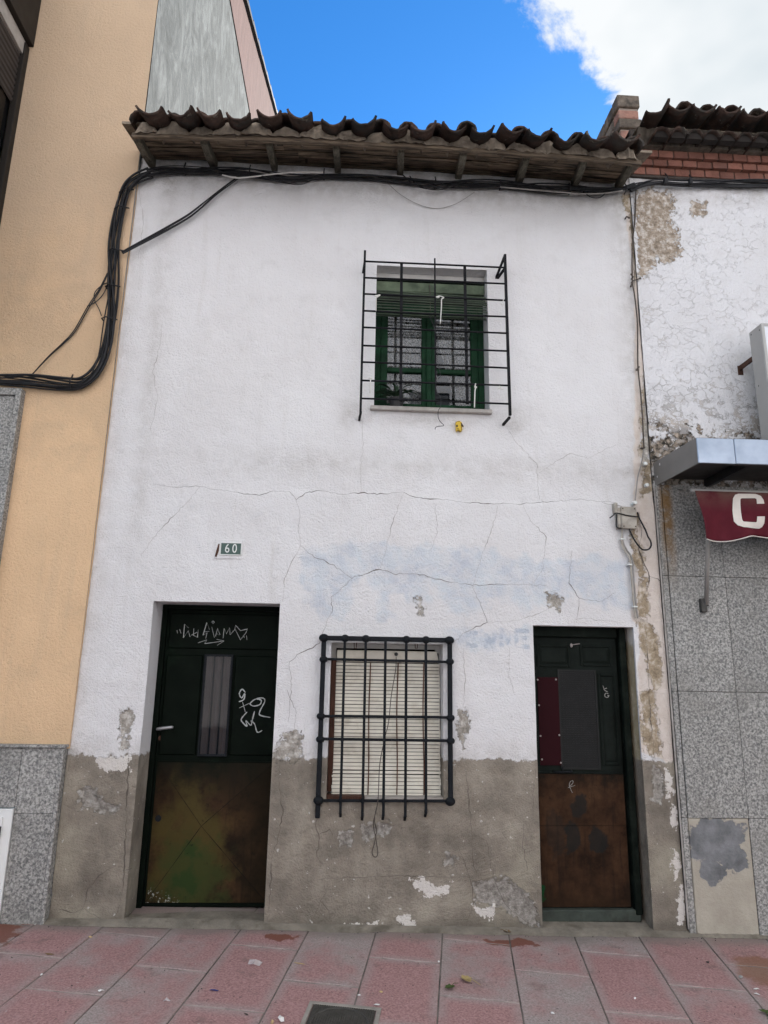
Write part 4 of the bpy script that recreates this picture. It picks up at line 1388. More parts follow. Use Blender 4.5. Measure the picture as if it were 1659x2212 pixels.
MB().box(kx0, kx1, EY - 0.006, EY - 0.0004, 0.075, seam - 0.001).build('kick_plate', 'door_brown', door2)
MB().box(kx0, kx1, EY - 0.014, EY - 0.0005, kz1 + 0.001, kz1 + 0.012).build('drip_rail', 'door_wood_green', door2, bevel=0.003)
p0, p1 = at(*zr(350, 1510), EY - 0.02), at(*zr(520, 1505), EY - 0.02)
mb = MB()
mb.tube([(p0.x, EY - 0.006, p0.z), (p0.x + 0.01, EY - 0.026, p0.z - 0.002), (p1.x - 0.01, EY - 0.026, p1.z - 0.002), (p1.x, EY - 0.006, p1.z)], 0.006, 8)
mb.tube([((p0.x + p1.x) / 2, EY - 0.01, p0.z + 0.03), ((p0.x + p1.x) / 2, EY - 0.018, p0.z)], 0.005, 6)
mb.build('latch', 'iron_black', door2, smooth=True)
p = at(*zr(510, 345), EY - 0.015)
mb = MB()
mb.ball((p.x, EY - 0.015, p.z), 0.012, 10, 6, (0.8, 0.8, 1.2))
mb.tube([(p.x, EY - 0.015, p.z + 0.004), (p.x + 0.06, EY - 0.012, p.z + 0.012)], 0.003, 5)
mb.build('bell_pull', 'rivet', door2, smooth=True)
scrawl(zr, [[(800, 715), (818, 765)], [(838, 738), (810, 752), (845, 775)], [(852, 792), (826, 785), (818, 812), (840, 825), (856, 808), (840, 806)]], EY - 0.011, 0.0045, 'marker_thin', door2)
scrawl(zr, [[(520, 1705), (492, 1640), (500, 1602), (522, 1592), (524, 1612), (500, 1640)], [(478, 1656), (545, 1635)]], EY - 0.008, 0.0036, 'marker_thin', door2)

# ---- upper window
zw = Z(860, 600, 3.6065)
FY = 0.155
x0, x1, z0, z1 = W1
fz1 = 4.19
win = frame_ring(x0 + 0.001, x1 - 0.001, z0 + 0.002, fz1, 0.045, FY, FY + 0.06).build('upper_window', 'window_green', house, bevel=0.006)
cxm = at(*zw(765, 1000), FY).x
for a, b in ((x0 + 0.046, cxm - 0.001), (cxm + 0.001, x1 - 0.046)):
    st_w = 0.052
    mb = MB()
    y0_, y1_ = FY + 0.006, FY + 0.046
    zc0, zc1 = z0 + 0.048, fz1 - 0.046
    mb.box(a, a + st_w, y0_, y1_, zc0, zc1)
    mb.box(b - st_w, b, y0_, y1_, zc0, zc1)
    mid = at(*zw(500, 1165), FY).z
    for zz0, zz1 in ((zc0, zc0 + 0.055), (mid - 0.018, mid + 0.018), (zc1 - 0.05, zc1)):
        mb.box(a + st_w, b - st_w, y0_ + 0.002, y1_ - 0.002, zz0, zz1)
    mb.build('casement', 'window_green', win, bevel=0.005)
    for zz0, zz1 in ((zc0 + 0.055, mid - 0.018), (mid + 0.018, zc1 - 0.05)):
        MB().add([(a + st_w, FY + 0.03, zz0), (b - st_w, FY + 0.03, zz0), (b - st_w, FY + 0.03, zz1), (a + st_w, FY + 0.03, zz1)], [(0, 1, 2, 3)]).build('pane', 'window_glass', win)
mb = MB()
mb.box(cxm - 0.022, cxm + 0.022, FY - 0.012, FY + 0.0055, z0 + 0.05, fz1 - 0.05)
mb.build('cover_strip', 'window_green', win, bevel=0.008)


def curtain(name, xa, xb, za, zb, Y, waves, amp, m, parent, skew=None):
    n, k = 70, 12
    vs, fs = [], []
    for j in range(k + 1):
        s_ = j / k
        z = zb + (za - zb) * s_
        l, r_ = xa, xb
        if skew:
            l = xa + skew(s_)
        for i in range(n + 1):
            t = i / n
            vs.append((l + (r_ - l) * t, Y + amp * math.sin(t * waves * 2 * math.pi + 0.4 * math.sin(3 * s_)), z))
    for j in range(k):
        for i in range(n):
            a = j * (n + 1) + i
            fs.append((a, a + n + 1, a + n + 2, a + 1))
    return MB().add(vs, fs).build(name, m, parent, smooth=True)


curtain('curtain', x0 + 0.05, cxm + 0.02, z0 + 0.05, fz1 - 0.04, 0.235, 7, 0.012, 'lace', win)
curtain('curtain', cxm + 0.055, x1 - 0.04, z0 + 0.05, fz1 - 0.04, 0.235, 6, 0.014, 'lace', win, lambda s_: 0.21 * max(0, s_ - 0.12) ** 1.15)
lb0, lb1 = at(*zw(760, 474), 0.09).z, at(*zw(760, 388), 0.09).z
MB().box(x0 + 0.002, x1 - 0.002, 0.09, 0.15, lb0, lb1).build('lintel_board', 'board_green', win, bevel=0.004)
MB().box(x0 + 0.002, x1 - 0.002, 0.082, 0.16, lb1 + 0.001, lb1 + 0.016).build('lintel_board', 'frame_wood_green', win, bevel=0.003)
MB().box(x0 + 0.002, x1 - 0.002, 0.10, 0.185, lb1 + 0.017, z1 - 0.002).build('lintel_filling', 'window_head', win)
MB().box(x0 + 0.002, x1 - 0.002, 0.13, 0.185, fz1 + 0.001, lb0 - 0.001).build('lintel_gap', 'dark_inside', win)
# slatted blind bundle hanging in front
szt, szb = at(*zw(770, 478), 0.03).z, at(*zw(770, 655), 0.0).z
sl_prof = [(0.035 - 0.045 * math.sin(q / 8 * 1.9), szt + (szb - szt) * (q / 8)) for q in range(9)] + [(0.012, szb - 0.012), (0.030, szb - 0.016)]
for i, (yy, zz) in enumerate(sl_prof):
    tilt = 0.012 * (1 - i / 9)
    mb = MB()
    ang = -0.5 + 0.22 * i
    dz, dy = 0.0105, 0.004
    xa_, xb_ = x0 + 0.006 + 0.004 * math.sin(i), x1 - 0.006 + 0.006 * math.cos(i * 1.7)
    xb_ = min(xb_, x1 - 0.004)
    mb.bar((xa_, yy, zz + tilt - 0.006), (xb_, yy, zz - tilt - 0.006), 0.007, 0.0125, (0, 0.45 * math.sin(ang), 1))
    mb.build('blind_slat', 'blind_green', win, bevel=0.003)
mb = MB()
mb.tube([at(*zw(770, 400), 0.1), at(*zw(775, 460), 0.03), at(*zw(778, 640), 0.0)], 0.003, 5)
mb.build('blind_cord', 'cable_brown', win)
mb = MB()
mb.box(x0 - 0.025, x1 + 0.012, -0.035, 0.15, z0 - 0.028, z0 + 0.0015)
mb.build('window_sill', 'stone_pale', win, bevel=0.004)

# upper window grille: nine horizontal rods and five uprights, stood off the wall
GY = -0.12
gx0, gx1 = 0.045, 1.068
gzt, gzb = 4.347, 3.292
lean = 0.008
mbm = MB()
mbm.bar((gx0 - 0.002, GY, gzb - 0.105), (gx0 + 0.0, GY, gzt + 0.085), 0.016, 0.012, (0, 1, 0))
grille1 = mbm.build('window_grille', 'iron_thin', house)
for i in range(9):
    z = gzb + (gzt - gzb) * i / 8 + rnd.uniform(-0.003, 0.003)
    MB().tube([(gx0 - 0.006, GY - 0.004, z + rnd.uniform(-.002, .002)), ((gx0 + gx1) / 2, GY - 0.004, z + rnd.uniform(-.003, .003)), (gx1 + 0.006, GY - 0.004, z + rnd.uniform(-.002, .002))], 0.0068, 7).build('bar', 'iron_thin', grille1, smooth=True)
MB().bar((gx1 + 0.004, GY, gzb - 0.085), (gx1 - 0.002, GY, gzt + 0.105), 0.017, 0.022, (0, 1, 0)).build('bar', 'iron_thin', grille1)
for u_, top_, bot_, w_ in ((515, 0.0, -0.01, 0.020), (823, 0.055, -0.01, 0.011), (1100, 0.0, -0.01, 0.020)):
    xx = at(*zw(u_, 800), GY).x
    MB().bar((xx + 0.004, GY + 0.010, gzb + bot_), (xx - 0.002, GY + 0.010, gzt + top_), w_, 0.008, (0, 1, 0)).build('bar', 'iron_thin', grille1)
for x, z, dx in ((gx0, gzt - 0.005, -0.01), (gx1, gzt + 0.0, -0.035), (gx0, gzb - 0.10, -0.01), (gx1, gzb - 0.10, -0.02)):
    MB().bar((x, GY, z), (x + dx, 0.02, z - 0.01), 0.015, 0.015).build('wall_strut', 'iron_thin', grille1)
MB().bar((gx1 - 0.002, GY, gzt + 0.10), (gx1 - 0.045, 0.015, gzt - 0.015), 0.013, 0.016).build('wall_strut', 'iron_thin', grille1)

# ---- lower window with cream blind
z2 = Z(760, 1560, 3.6875)
LY = 0.105
x0, x1, z0, z1 = W2
lwin = frame_ring(x0 + 0.001, x1 - 0.001, z0 + 0.002, z1 - 0.001, 0.03, 0.135, 0.165).build('lower_window', 'window_head', house)
MB().box(x0 + 0.002, x0 + 0.035, 0.085, 0.132, z0 + 0.04, 1.55).build('shutter_guide', 'brown_frame', lwin)
MB().box(x0 + 0.05, x1 - 0.012, 0.12, 0.130, 0.73, 1.60).build('backing_board', 'dark_inside', lwin)
bx0 = at(*z2(275, 900), LY).x
bx1 = at(*z2(1258, 900), LY).x
bx1 = min(bx1, x1 - 0.006)
bz1 = at(*z2(700, 245), LY).z
bz0 = at(*z2(700, 1580), LY).z


def bow(z):
    t = (z - bz0) / (bz1 - bz0)
    return LY - 0.030 * max(0, 0.35 - t) ** 1.5 / 0.2 - 0.008 * math.sin(t * 5.0)


hb = 0.075
MB().hexa([(bx0 + .004, bow(bz1) - .004, bz1 - hb), (bx1 - .004, bow(bz1) - .004, bz1 - hb), (bx1 - .004, bow(bz1) + .012, bz1 - hb), (bx0 + .004, bow(bz1) + .012, bz1 - hb),
           (bx0 + .006, bow(bz1) - .004, bz1), (bx1 - .02, bow(bz1) - .004, bz1), (bx1 - .02, bow(bz1) + .012, bz1), (bx0 + .006, bow(bz1) + .012, bz1)]).build('blind_top', 'blind_cream', lwin, bevel=0.004)
nsl = 37
for i in range(nsl):
    t0 = (bz1 - hb - 0.002 - bz0) / nsl
    za_ = bz0 + i * t0
    gap = 0.0042 if i not in (6, 5) else 0.007
    mb = MB()
    zb2 = za_ + t0 - gap
    ya, yb = bow(za_), bow(zb2)
    jx = rnd.uniform(-0.003, 0.003)
    tl = rnd.uniform(-0.0008, 0.0008)
    mb.hexa([(bx0 + jx, ya - .003, za_ - tl), (bx1 + jx, ya - .003, za_ + tl), (bx1 + jx, ya + .005, za_ + tl), (bx0 + jx, ya + .005, za_ - tl),
             (bx0 + jx, yb + .001, zb2 - tl), (bx1 + jx, yb + .001, zb2 + tl), (bx1 + jx, yb + .006, zb2 + tl), (bx0 + jx, yb + .006, zb2 - tl)])
    mb.build('blind_slat', 'blind_cream', lwin)
for u_ in (600, 858, 1100):
    xx = at(*z2(u_, 900), LY).x
    Q = [(xx + 0.003 * math.sin(z * 9), bow(z) - 0.006, z) for z in np.linspace(bz0 + 0.01, bz1 - hb, 14)]
    MB().tube(Q, 0.0036, 5).build('ladder_cord', 'cord_rust', lwin)
c = at(*z2(850, 278), LY - 0.01)
mb = MB()
mb.cyl((c.x, bow(bz1) - 0.022, c.z), (c.x, bow(bz1) - 0.003, c.z), 0.012, 12)
mb.build('cord_knob', 'black_plastic', lwin)
for u_ in (472, 1035):
    c = at(*z2(u_, 225), 0.03)
    MB().tube([(c.x - .008, 0.03, z1), (c.x - .006, 0.03, c.z), (c.x + .006, 0.03, c.z), (c.x + .008, 0.03, z1)], 0.003, 5).build('hook', 'rusty_iron', lwin)
MB().box(x0 + 0.002, x0 + 0.235, -0.01, 0.10, z0 - 0.004, z0 + 0.028).build('sill_board', 'brown_frame', lwin)
MB().box(x0 + 0.237, x1 - 0.002, 0.0, 0.10, z0 - 0.004, z0 + 0.024).build('sill_board', 'stone_pale', lwin)

# pull cord that hangs over the grille
pc = [(850, 300), (845, 420), (805, 660), (780, 900), (745, 1050), (700, 1280), (688, 1500), (680, 1640), (655, 1760), (640, 1830), (645, 1900), (660, 1960)]
P = []
for i, q in enumerate(pc):
    yy = [0.065, 0.045, 0.015, -0.005, -0.015, -0.025, -0.045, -0.075, -0.075, -0.060, -0.045, -0.04][i]
    P.append(at(*z2(*q), yy))
mb = MB()
mb.tube(smooth_path(P, 5), 0.0028, 5)
lp = [(660, 1960), (668, 2020), (680, 2100), (670, 2145), (640, 2140), (628, 2100), (645, 2040), (660, 1960), (668, 1900), (650, 1800), (668, 1700)]
mb.tube(smooth_path([at(*z2(*q), -0.035) for q in lp], 5), 0.0032, 5)
tag(mb.build('pull_cord', 'cable_brown', None), 'dark looped pull cord dangling below the barred ground-floor window', 'cord')

# lower window grille: forged square bars with knots
ggx0, ggx1 = -0.152, 0.656
QY = -0.045
zt, zb0 = 1.680, 0.712
zrs = [zt, at(*z2(750, 337), QY).z, at(*z2(750, 857), QY).z, at(*z2(750, 1070), QY).z, zb0]
grille2 = MB().bar((ggx0, QY, zb0 - 0.10), (ggx0, QY, zt + 0.008), 0.030, 0.026, (0, 1, 0)).build('forged_grille', 'iron_black', house, bevel=0.004)
MB().bar((ggx1, QY, zb0 - 0.02), (ggx1, QY, zt + 0.008), 0.029, 0.026, (0, 1, 0)).build('bar', 'iron_black', grille2, bevel=0.004)
MB().bar((ggx0, QY, zt), (ggx1, QY, zt), 0.026, 0.030).build('bar', 'iron_black', grille2, bevel=0.004)
for z in zrs[1:]:
    MB().bar((ggx0, QY + 0.006, z + rnd.uniform(-.003, .003)), (ggx1, QY + 0.006, z + rnd.uniform(-.003, .003)), 0.016, 0.0165).build('bar', 'iron_black', grille2, bevel=0.003)
bxs = [at(*z2(u_, 850), QY).x for u_ in (358, 555, 742, 938, 1122)]
for i, x in enumerate(bxs):
    lo = [0.615, 0.60, 0.605, 0.60, 0.62][i]
    mb = MB()
    mb.bar((x + 0.002, QY - 0.006, lo + 0.02), (x - 0.001, QY - 0.006, zt), 0.0165, 0.016, (0, 1, 0))
    mb.bar((x + 0.002, QY - 0.002, lo + 0.03), (x + 0.002, 0.02, lo - 0.02), 0.016, 0.015)
    mb.build('bar', 'iron_black', grille2, bevel=0.003)
    if i != 2:
        MB().ball((x, QY - 0.006, zt), 0.027, 10, 7, (1, 0.9, 0.9)).build('knot', 'iron_black', grille2, smooth=True)
    for z in zrs[1:]:
        MB().box(x - 0.0115, x + 0.0115, QY - 0.016, QY + 0.016, z - 0.0115, z + 0.0115).build('knot', 'iron_black', grille2, bevel=0.005)
for x in (ggx0, ggx1):
    for z in zrs:
        sc = 1.18 if z in (zt, zb0) else 1.0
        MB().ball((x + rnd.uniform(-.003, .003), QY - 0.006, z), 0.027 * sc, 10, 7, (1.0, 0.9, 0.82)).build('knot', 'iron_black', grille2, smooth=True)
        MB().bar((x, QY, z), (x, 0.02, z), 0.02, 0.02).build('wall_strut', 'iron_black', grille2)

# ---- house number plate, sticker, potted plant
sx0, sx1, sz0, sz1 = zrect(zd, [(812, 205), (1012, 208), (1012, 328), (812, 322)], -0.02)
yb = -0.012
tsign = thing('house_number_sign', 'green enamel house number plate reading 60 above the left door', 'sign', (sx0, yb, sz0))
MB().box(sx0 - 0.036, sx1 + 0.022, yb - 0.002, 0.03, sz0 - 0.024, sz1 + 0.022).build('plaster_surround', 'plaster_white', tsign, bevel=0.003)
frame_ring(sx0, sx1, sz0, sz1, 0.006, yb - 0.010, yb - 0.0022).build('plate_rim', 'enamel_white', tsign, bevel=0.001)
MB().box(sx0 + 0.0055, sx1 - 0.0055, yb - 0.0085, yb - 0.0024, sz0 + 0.0055, sz1 - 0.0055).build('plate', 'sign_green', tsign)
MB().ribbon([(sx0 - 0.026, sz0 - 0.012), (sx0 - 0.016, sz0 + 0.03), (sx0 - 0.010, sz0 + 0.075)], [0.012, 0.017, 0.008], yb - 0.0045, 0.002).build('rust_patch', 'rusty_iron', tsign)


def text_mesh(body, size, loc, m, parent, name, sx_=1.0, bold=0.0):
    cu = bpy.data.curves.new(name, 'FONT')
    cu.body = body
    cu.size = size
    cu.align_x = 'CENTER'
    cu.align_y = 'CENTER'
    cu.extrude = 0.0007
    cu.offset = bold
    ob = bpy.data.objects.new(name + '_t', cu)
    COL.objects.link(ob)
    dg = bpy.context.evaluated_depsgraph_get()
    me = bpy.data.meshes.new_from_object(ob.evaluated_get(dg))
    bpy.data.objects.remove(ob)
    mat = Matrix.Translation(loc) @ Matrix.Rotation(R(90), 4, 'X') @ Matrix.Diagonal((sx_, 1, 1, 1))
    me.transform(mat)
    me.materials.clear()
    me.materials.append(MATS[m])
    me.name = name
    return link(name, me, parent)


cxs_, czs_ = (sx0 + sx1) / 2, (sz0 + sz1) / 2
text_mesh('6', 0.083, (cxs_ - 0.024, yb - 0.0093, czs_), 'enamel_white', tsign, 'digit', 0.80)
text_mesh('0', 0.083, (cxs_ + 0.024, yb - 0.0093, czs_), 'enamel_white', tsign, 'digit', 0.80)

zy = Z(1080, 1000, 11.85)
yp = [(lambda p: (p.x, p.z))(at(*zy(*q), -0.02)) for q in [(735, 925), (715, 880), (705, 650), (790, 622), (825, 630), (885, 680), (895, 895), (835, 930), (830, 890), (740, 885)]]
stk = MB().prism(yp, -0.026, 0.02).build('wall_plaque', 'sticker_yellow', None)
tag(stk, 'small yellow plaque with dark marks on wall below the upper window', 'plaque')
mb = MB()
for q in ([(718, 735), (768, 732), (768, 790), (722, 792)], [(872, 670), (940, 770), (930, 800), (900, 795), (880, 760)]):
    mb.prism([(lambda p: (p.x, p.z))(at(*zy(*r_), -0.03)) for r_ in q[::-1]], -0.0285, -0.0262)
mb.ribbon([(lambda p: (p.x, p.z))(at(*zy(*q), -0.03)) for q in [(850, 670), (868, 690), (872, 890)]], 0.004, -0.0285, 0.002)
mb.ribbon([(lambda p: (p.x, p.z))(at(*zy(*q), -0.03)) for q in [(705, 655), (790, 628), (830, 640)]], 0.003, -0.0285, 0.002)
mb.ribbon([(lambda p: (p.x, p.z))(at(*zy(*q), -0.03)) for q in [(735, 845), (800, 845)]], 0.003, -0.0285, 0.002)
mb.build('dark_marks', 'sticker_dark', stk)

pt = at(*zw(475, 1490), 0.03)
pot = thing('potted_plant', 'dark potted plant with drooping leaves on the upper window sill', 'potted plant', (pt.x, 0.055, W1[2] + 0.002))
mb = MB()
pr, ph = 0.052, 0.085
ring = [(0.72, 0.0), (0.85, 0.4), (0.95, 0.8), (1.08, 0.82), (1.08, 1.0), (0.95, 1.0), (0.9, 0.85)]
nseg = 18
vs, fs = [], []
for j, (rr_, hh) in enumerate(ring):
    for k in range(nseg):
        a = 2 * math.pi * k / nseg
        vs.append((pt.x + pr * rr_ * math.cos(a), 0.055 + pr * rr_ * math.sin(a), W1[2] + 0.003 + ph * hh))
    if j:
        for k in range(nseg):
            a_, b_ = (j - 1) * nseg + k, (j - 1) * nseg + (k + 1) % nseg
            fs.append((a_, b_, b_ + nseg, a_ + nseg))
fs.append(tuple(range(nseg - 1, -1, -1)))
fs.append(tuple((len(ring) - 1) * nseg + k for k in range(nseg)))
mb.add(vs, fs).build('pot', 'pot_dark', pot, smooth=False)
rp = random.Random(5)
for i in range(26):
    a = rp.uniform(0, 2 * math.pi)
    ln = rp.uniform(0.10, 0.24)
    d = Vector((math.cos(a) * 0.9 - 0.15, math.sin(a) * 0.35, 0))
    base = Vector((pt.x, 0.055, W1[2] + 0.085))
    hgt = rp.uniform(0.07, 0.22)
    pts = [base + d * ln * t + Vector((0, 0, hgt * (t * 1.6 - t * t * 1.25))) for t in (0, .2, .4, .6, .8, 1)]
    w = rp.uniform(0.010, 0.018)
    ww = [0.2 * w, 0.35 * w, 0.8 * w, w, 0.7 * w, 0.05 * w]
    sd = d.cross(Vector((0, 0, 1))).normalized()
    vs, fs = [], []
    for j, p in enumerate(pts):
        vs += [p - sd * ww[j] + Vector((0, 0, .004)), p, p + sd * ww[j] + Vector((0, 0, .004))]
        if j:
            k = 3 * j
            fs += [(k - 3, k - 2, k + 1, k), (k - 2, k - 1, k + 2, k + 1)]
    MB().add(vs, fs).build('leaf', 'leaf_plant', pot, smooth=True)

# ---- eave: soffit boards, rafter tails, edge board
def sag(x):
    return -0.034 * ((x - 0.2) / 1.7) ** 2


EX0, EX1 = -1.555, 1.962
eave = MB().box(EX0 - 0.1, EX1 + 0.1, -0.02, 0.02, 5.215, 5.30).build('eave', 'edge_wood', house)
SL = 0.37


def sof(y):
    return 5.238 + SL * y


rowsY = [(-0.435, -0.335), (-0.333, -0.225), (-0.223, -0.115), (-0.113, -0.012)]
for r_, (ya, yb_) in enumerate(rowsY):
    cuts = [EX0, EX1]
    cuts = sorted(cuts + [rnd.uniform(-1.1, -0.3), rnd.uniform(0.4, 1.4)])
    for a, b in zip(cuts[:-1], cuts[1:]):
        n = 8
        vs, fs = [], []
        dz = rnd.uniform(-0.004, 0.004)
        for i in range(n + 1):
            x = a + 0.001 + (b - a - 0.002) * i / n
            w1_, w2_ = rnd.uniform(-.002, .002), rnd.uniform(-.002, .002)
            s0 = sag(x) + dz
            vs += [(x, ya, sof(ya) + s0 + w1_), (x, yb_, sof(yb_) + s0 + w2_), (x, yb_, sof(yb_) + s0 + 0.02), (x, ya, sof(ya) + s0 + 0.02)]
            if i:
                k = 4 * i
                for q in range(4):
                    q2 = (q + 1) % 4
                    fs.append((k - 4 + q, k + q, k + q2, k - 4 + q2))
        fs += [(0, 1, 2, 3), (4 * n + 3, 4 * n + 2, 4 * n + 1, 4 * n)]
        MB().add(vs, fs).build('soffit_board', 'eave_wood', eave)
cuts = [EX0 - 0.01, -0.86, -0.10, 0.95, EX1 + 0.015]
for a, b in zip(cuts[:-1], cuts[1:]):
    n = 10
    vs, fs = [], []
    for i in range(n + 1):
        x = a + 0.001 + (b - a - 0.003) * i / n
        w_ = rnd.uniform(-.003, .003)
        vs += [(x, -0.462, 5.024 + sag(x) + w_), (x, -0.436, 5.026 + sag(x) + w_), (x, -0.436, 5.060 + sag(x)), (x, -0.462, 5.056 + sag(x) + w_)]
        if i:
            k = 4 * i
            for q in range(4):
                q2 = (q + 1) % 4
                fs.append((k - 4 + q, k + q, k + q2, k - 4 + q2))
    fs += [(0, 1, 2, 3), (4 * n + 3, 4 * n + 2, 4 * n + 1, 4 * n)]
    MB().add(vs, fs).build('edge_board', 'edge_wood', eave)
for (xf, xw) in ((-1.552, -1.570), (-1.099, -1.11), (-0.651, -0.655), (-0.179, -0.176), (0.279, 0.30), (0.723, 0.75), (1.175, 1.22), (1.590, 1.655), (1.925, 2.0)):
    w = rnd.uniform(0.042, 0.052)
    hgt = rnd.uniform(0.062, 0.074)
    vs = []
    prof = [(-0.395, 0.026), (-0.37, 0.046), (-0.28, 0.056), (-0.14, hgt), (0.01, hgt + 0.006)]
    fs = []
    for j, (y, h_) in enumerate(prof):
        t = (y + 0.395) / 0.405
        x = xf + (xw - xf) * t
        top = sof(y) + sag(x) + 0.004
        vs += [(x - w / 2, y, top), (x + w / 2, y, top), (x + w / 2, y, top - h_), (x - w / 2, y, top - h_)]
        if j:
            k = 4 * j
            for q in range(4):
                q2 = (q + 1) % 4
                fs.append((k - 4 + q, k + q, k + q2, k - 4 + q2))
    fs += [(0, 1, 2, 3), (4 * len(prof) - 1, 4 * len(prof) - 2, 4 * len(prof) - 3, 4 * len(prof) - 4)]
    MB().add(vs, fs).build('rafter_tail', 'rafter_wood', eave, bevel=0.004)

# ---- roof: Arab tiles, channels laid hollow side up with caps between
roof = MB()
roof.hexa([(HX0 + 0.02, -0.40, 5.145), (HX1, -0.40, 5.145), (HX1, 5.5, 6.86), (HX0 + 0.02, 5.5, 6.86), (HX0 + 0.02, -0.40, 5.165), (HX1, -0.40, 5.165), (HX1, 5.5, 6.90), (HX0 + 0.02, 5.5, 6.90)])
roof = roof.build('roof', 'roof_mortar', house)


def half_pipe(r0, r1, L_, th, arc, up, seed):
    """tile along +y from the origin; up=True hollow side up (channel), else cap; r0 front radius, r1 back radius"""
    rr = random.Random(seed)
    n, k = 12, 6
    mb = MB()
    vs = []
    chip = [rr.uniform(-0.006, 0.006) for _ in range(n + 1)]
    for j in range(k + 1):
        t = j / k
        r_ = r0 + (r1 - r0) * t
        for i in range(n + 1):
            a = (i / n - 0.5) * arc
            wv = 1 + 0.02 * math.sin(3 * a + seed) + 0.015 * math.sin(5 * t + seed)
            for rad in (r_ * wv, (r_ - th) * wv):
                x = rad * math.sin(a)
                z = (r_ - rad * math.cos(a)) if up else (rad * math.cos(a) - r_)
                yy = L_ * t + (chip[i] if j == 0 else 0)
                vs.append((x, yy, z))
    N = 2 * (n + 1)
    fs = []
    for j in range(k):
        for i in range(n):
            a = j * N + 2 * i
            fs.append((a, a + 2, a + N + 2, a + N))
            fs.append((a + 1, a + N + 1, a + N + 3, a + 3))
        for i in (0, n):
            a = j * N + 2 * i
            fs.append((a, a + N, a + N + 1, a + 1))
    for i in range(n):
        a = 2 * i
        fs.append((a, a + 1, a + 3, a + 2))
        b = k * N + 2 * i
        fs.append((b, b + 2, b + 3, b + 1))
    return mb.add(vs, fs)


chan = [half_pipe(0.113, 0.098, 0.37, 0.017, R(126), True, s_).mesh('roof_tile', 'roof_tile', True) for s_ in range(4)]
caps = [half_pipe(0.080, 0.098, 0.46, 0.015, R(165), False, s_ + 9).mesh('roof_tile', 'roof_tile', True) for s_ in range(3)]
ZERO = Vector((0, 0, 0))


def lay(me, parent, loc, pitch, yaw, roll, sc=1.0):
    o = link('roof_tile', me, parent)
    o.matrix_world = Matrix.Translation(loc) @ Matrix.Rotation(yaw, 4, 'Z') @ Matrix.Rotation(pitch, 4, 'X') @ Matrix.Rotation(roll, 4, 'Y') @ Matrix.Diagonal((sc, 1, sc, 1))
    return o


cx_ = [-1.450, -1.232, -1.055, -0.853, -0.644, -0.441, -0.195, 0.018, 0.230, 0.432, 0.631, 0.846, 1.040, 1.244, 1.450, 1.642, 1.850]
cx_ = [x * 0.968 + 0.006 for x in cx_]
for i, x in enumerate(cx_):
    yf = -0.62 + rnd.uniform(-0.025, 0.025)
    lay(chan[i % 4], roof, (x, yf, 5.034 + sag(x) + rnd.uniform(-.008, .010)), R(20 + rnd.uniform(-1, 1.5)), R(rnd.uniform(-5, 5)), R(rnd.uniform(-13, 13)), rnd.uniform(0.80, 0.93))
capx = [cx_[0] - 0.115] + [(a + b) / 2 for a, b in zip(cx_[:-1], cx_[1:])] + [cx_[-1] + 0.11]
for i, x in enumerate(capx):
    yf = -0.50 + rnd.uniform(-0.05, 0.04)
    big_ = 1.12 if i == 6 else rnd.uniform(0.84, 0.96)
    lay(caps[i % 3], roof, (x + rnd.uniform(-.008, .008), yf, 5.182 + sag(x) + rnd.uniform(-.012, .018)), R(20 + rnd.uniform(-2, 2)), R(rnd.uniform(-4, 4)), R(rnd.uniform(-6, 6)), big_)
for i in range(len(capx) - 1):
    pass
# bedding mortar between the channels, one lump under each cap
for i, x in enumerate(capx):
    l = cx_[i - 1] - 0.004 if i else x - 0.03
    r_ = cx_[i] + 0.004 if i < len(cx_) else x + 0.03
    y0_ = -0.475 + rnd.uniform(-0.02, 0.012)
    n = 7
    vs, fs = [], []
    for a in range(n + 1):
        xx = l + (r_ - l) * a / n
        hump = math.sin(math.pi * a / n)
        zt_ = 5.070 + sag(xx) + (0.075 + 0.02 * math.sin(i * 2.3)) * hump ** 0.7 + rnd.uniform(-.009, .009)
        zb_2 = 5.050 + sag(xx) + rnd.uniform(-.012, .004)
        yy = y0_ + rnd.uniform(-.008, .008)
        vs += [(xx, yy, zb_2), (xx, yy + 0.012, zt_), (xx, -0.30, zt_ + 0.04), (xx, -0.30, sof(-0.30) + sag(xx) + 0.03)]
        if a:
            k = 4 * a
            for q in range(4):
                q2 = (q + 1) % 4
                fs.append((k - 4 + q, k + q, k + q2, k - 4 + q2))
    fs += [(0, 1, 2, 3), (4 * n + 3, 4 * n + 2, 4 * n + 1, 4 * n)]
    MB().add(vs, fs).build('mortar', 'roof_mortar', roof)

# ------------------------------------------------------------------ left building (orange render)
orange = thing('orange_building', 'orange rendered building with granite base left of the white house', 'building', (0, 0, 0))
LY0 = -0.022
mb = MB()
mb.add([(-6, LY0, 0.99), (-1.674, LY0, 0.99), (-1.652, LY0, 8.95), (-6, LY0, 8.95)], [(0, 1, 2, 3)])
mb.build('wall', 'orange_render', orange)
mb = MB()
mb.add([(-1.6535, LY0, 5.0), (-1.6535, 12, 5.0), (-1.6535, 12, 9.40), (-1.6535, 0.9, 9.40), (-1.6535, LY0, 9.03)], [(0, 1, 2, 3, 4)])
mb.build('side_wall', 'grey_cement_wall', orange)
MB().add([(-1.6745, LY0 + 0.001, 0.99), (-1.6745, 0.5, 0.99), (-1.6545, 0.5, 5.0), (-1.6545, LY0 + 0.001, 5.0)], [(0, 1, 2, 3)]).build('corner_return', 'orange_render', orange)
mb = MB()
mb.add([(-1.648, 0.8, 9.401), (-1.648, 12, 9.401), (-1.648, 12, 13.95), (-1.648, 0.8, 9.36)], [(0, 1, 2, 3)])
mb.build('gable_band', 'pink_render', orange)
mb = MB()
tl_n = 26
